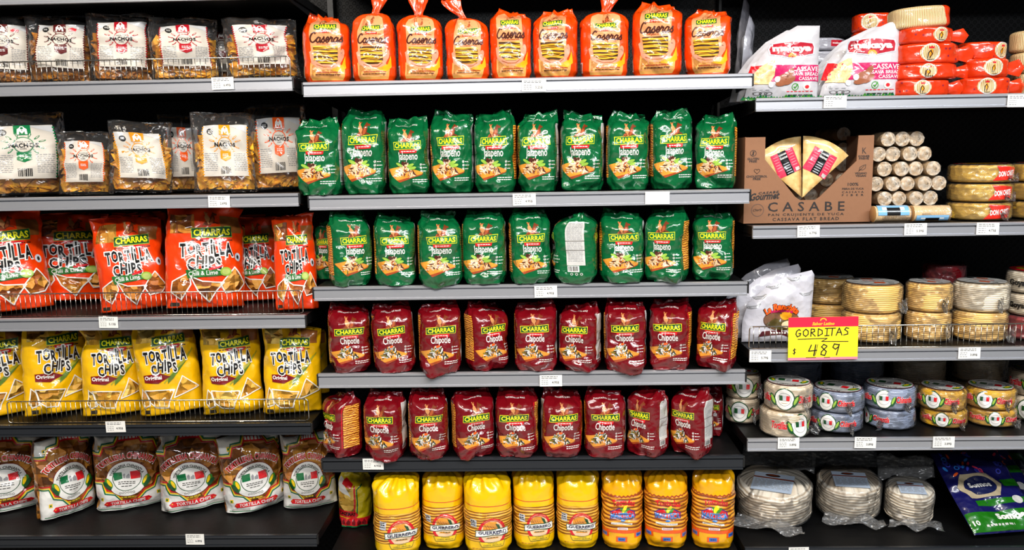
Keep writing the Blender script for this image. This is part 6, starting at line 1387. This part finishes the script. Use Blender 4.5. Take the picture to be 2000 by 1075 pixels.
# a last chip bag beside the yellow tostada bags
Dc = Design(Hd=1.62, dw=.8, n=2.4, ns=84, nt=56)
Dc.rect('window', -.28, .78, .56, .9, CH_GOLD, 1); Dc.stroke('printed_edge', [(.02, .30), (.03, .8), (.0, 1.25)], .05, ink('red'), 2); Dc.stroke('printed_edge', [(.10, .34), (.10, .8), (.07, 1.15), (.2, 1.3)], .035, ink('green'), 2); Dc.rect('printed_base', 0, .14, 1.7, .28, ink('red'), 1); Dc.rect('printed_base', 0, .015, 1.7, .05, ink('green'), 2)
for k in range(9): Dc.poly('printed_base', [(-.6+.15*k-.04, .06), (-.6+.15*k+.04, .06), (-.6+.15*k+.06, .15), (-.6+.15*k, .24), (-.6+.15*k-.06, .15)], ink('darkred'), 2)
Dc.poly('ribbon', [(-.55, .34), (.08, .28), (.14, .38), (.06, .48), (-.5, .56)], ink('red'), 4); Dc.text('ribbon', 'CASERAS', -.20, .42, ink('black'), width=.50, height=.11, layer=5, bold=.04, slope=-.10); Dc.poly('white_corner', [(-.56, 1.1), (-.2, .98), (-.1, .92), (-.16, 1.06), (-.4, 1.5), (-.6, 1.5)], ink('white'), 3); Dc.poly('white_corner', [(-.4, 1.3), (-.1, 1.2), (-.05, 1.3), (-.3, 1.5)], ink('red'), 4)
place_bag(664, 728, 921, DK[5], pixz(695, 1030, DK[5])[1], Dc, film('film_lemon', (226, 200, 20), bump=.3), 'tortilla_chip_bag', 'narrow yellow and red chip bag in shadow beside the first yellow tostada bag', None, turn=8, cat='chip bag', cap=ZC[4]-.046, wk=1.0)

# ------------------------------------------------------------------ price tags
TG = [(435, 163, 42, '6.49$', 'in the rail under the fenced nachos'), (428, 394, 42, '2.69$', 'in the rail under the unfenced nachos'), (212, 630, 38, '5.13$', 'in the rail under the orange chip bags'), (226, 834, 40, '4.95$', 'in the rail under the yellow chip bags'), (381, 1054, 38, '6.89$', 'on the lowest rail under the red, white and green bags'),
      (1043, 167, 45, '5.25$', 'in the rail under the orange tostada bags'), (1024, 390, 44, '4.95$', 'in the rail under the upper green row, with print'), (1284, 387, 46, None, 'that is blank, in the rail under the upper green row'), (1066, 570, 44, '4.95$', 'in the rail under the lower green row'), (1076, 744, 44, '4.95$', 'in the rail under the upper red row'), (729, 907, 42, '4.95$', 'half covered by the second bag of the lower red row'),
      (1631, 199, 42, '', 'in the rail under the white cassava triangles'), (1989, 197, 40, '', 'in the rail under the orange packs'), (1579, 452, 42, '6.79$', 'in the rail under the cardboard box'), (1788, 448, 42, '5.39$', 'in the rail under the cracker rolls'), (1929, 447, 42, '4.73$', 'in the rail under the yellow red-flag packs'), (1485, 696, 42, '5.79$', 'in the rail under the white sunset-badge bags'), (1893, 690, 42, '3.89$', 'in the rail under the pale-topped gorditas'),
      (1540, 866, 42, '3.89$', 'in the rail under the tan tortilla packs'), (1690, 865, 42, '3.89$', 'in the rail under the blue-grey tortilla packs'), (1843, 864, 42, '3.89$', 'in the rail under the yellow tortilla packs'), (1560, 1080, 40, '', 'on the lowest rail under the clear flatbread bags')]
for x, y, w_, pr, lb in TG:
    r = price_tag(x, y, w_, 'white paper price tag '+lb, pr, tilt=RP.uniform(-.02, .02), h=.033 if pr is not None else .034)
    if pr is None:
        for c_ in [c_ for c_ in r.children_recursive if c_.name.startswith('print')]: bpy.data.objects.remove(c_)
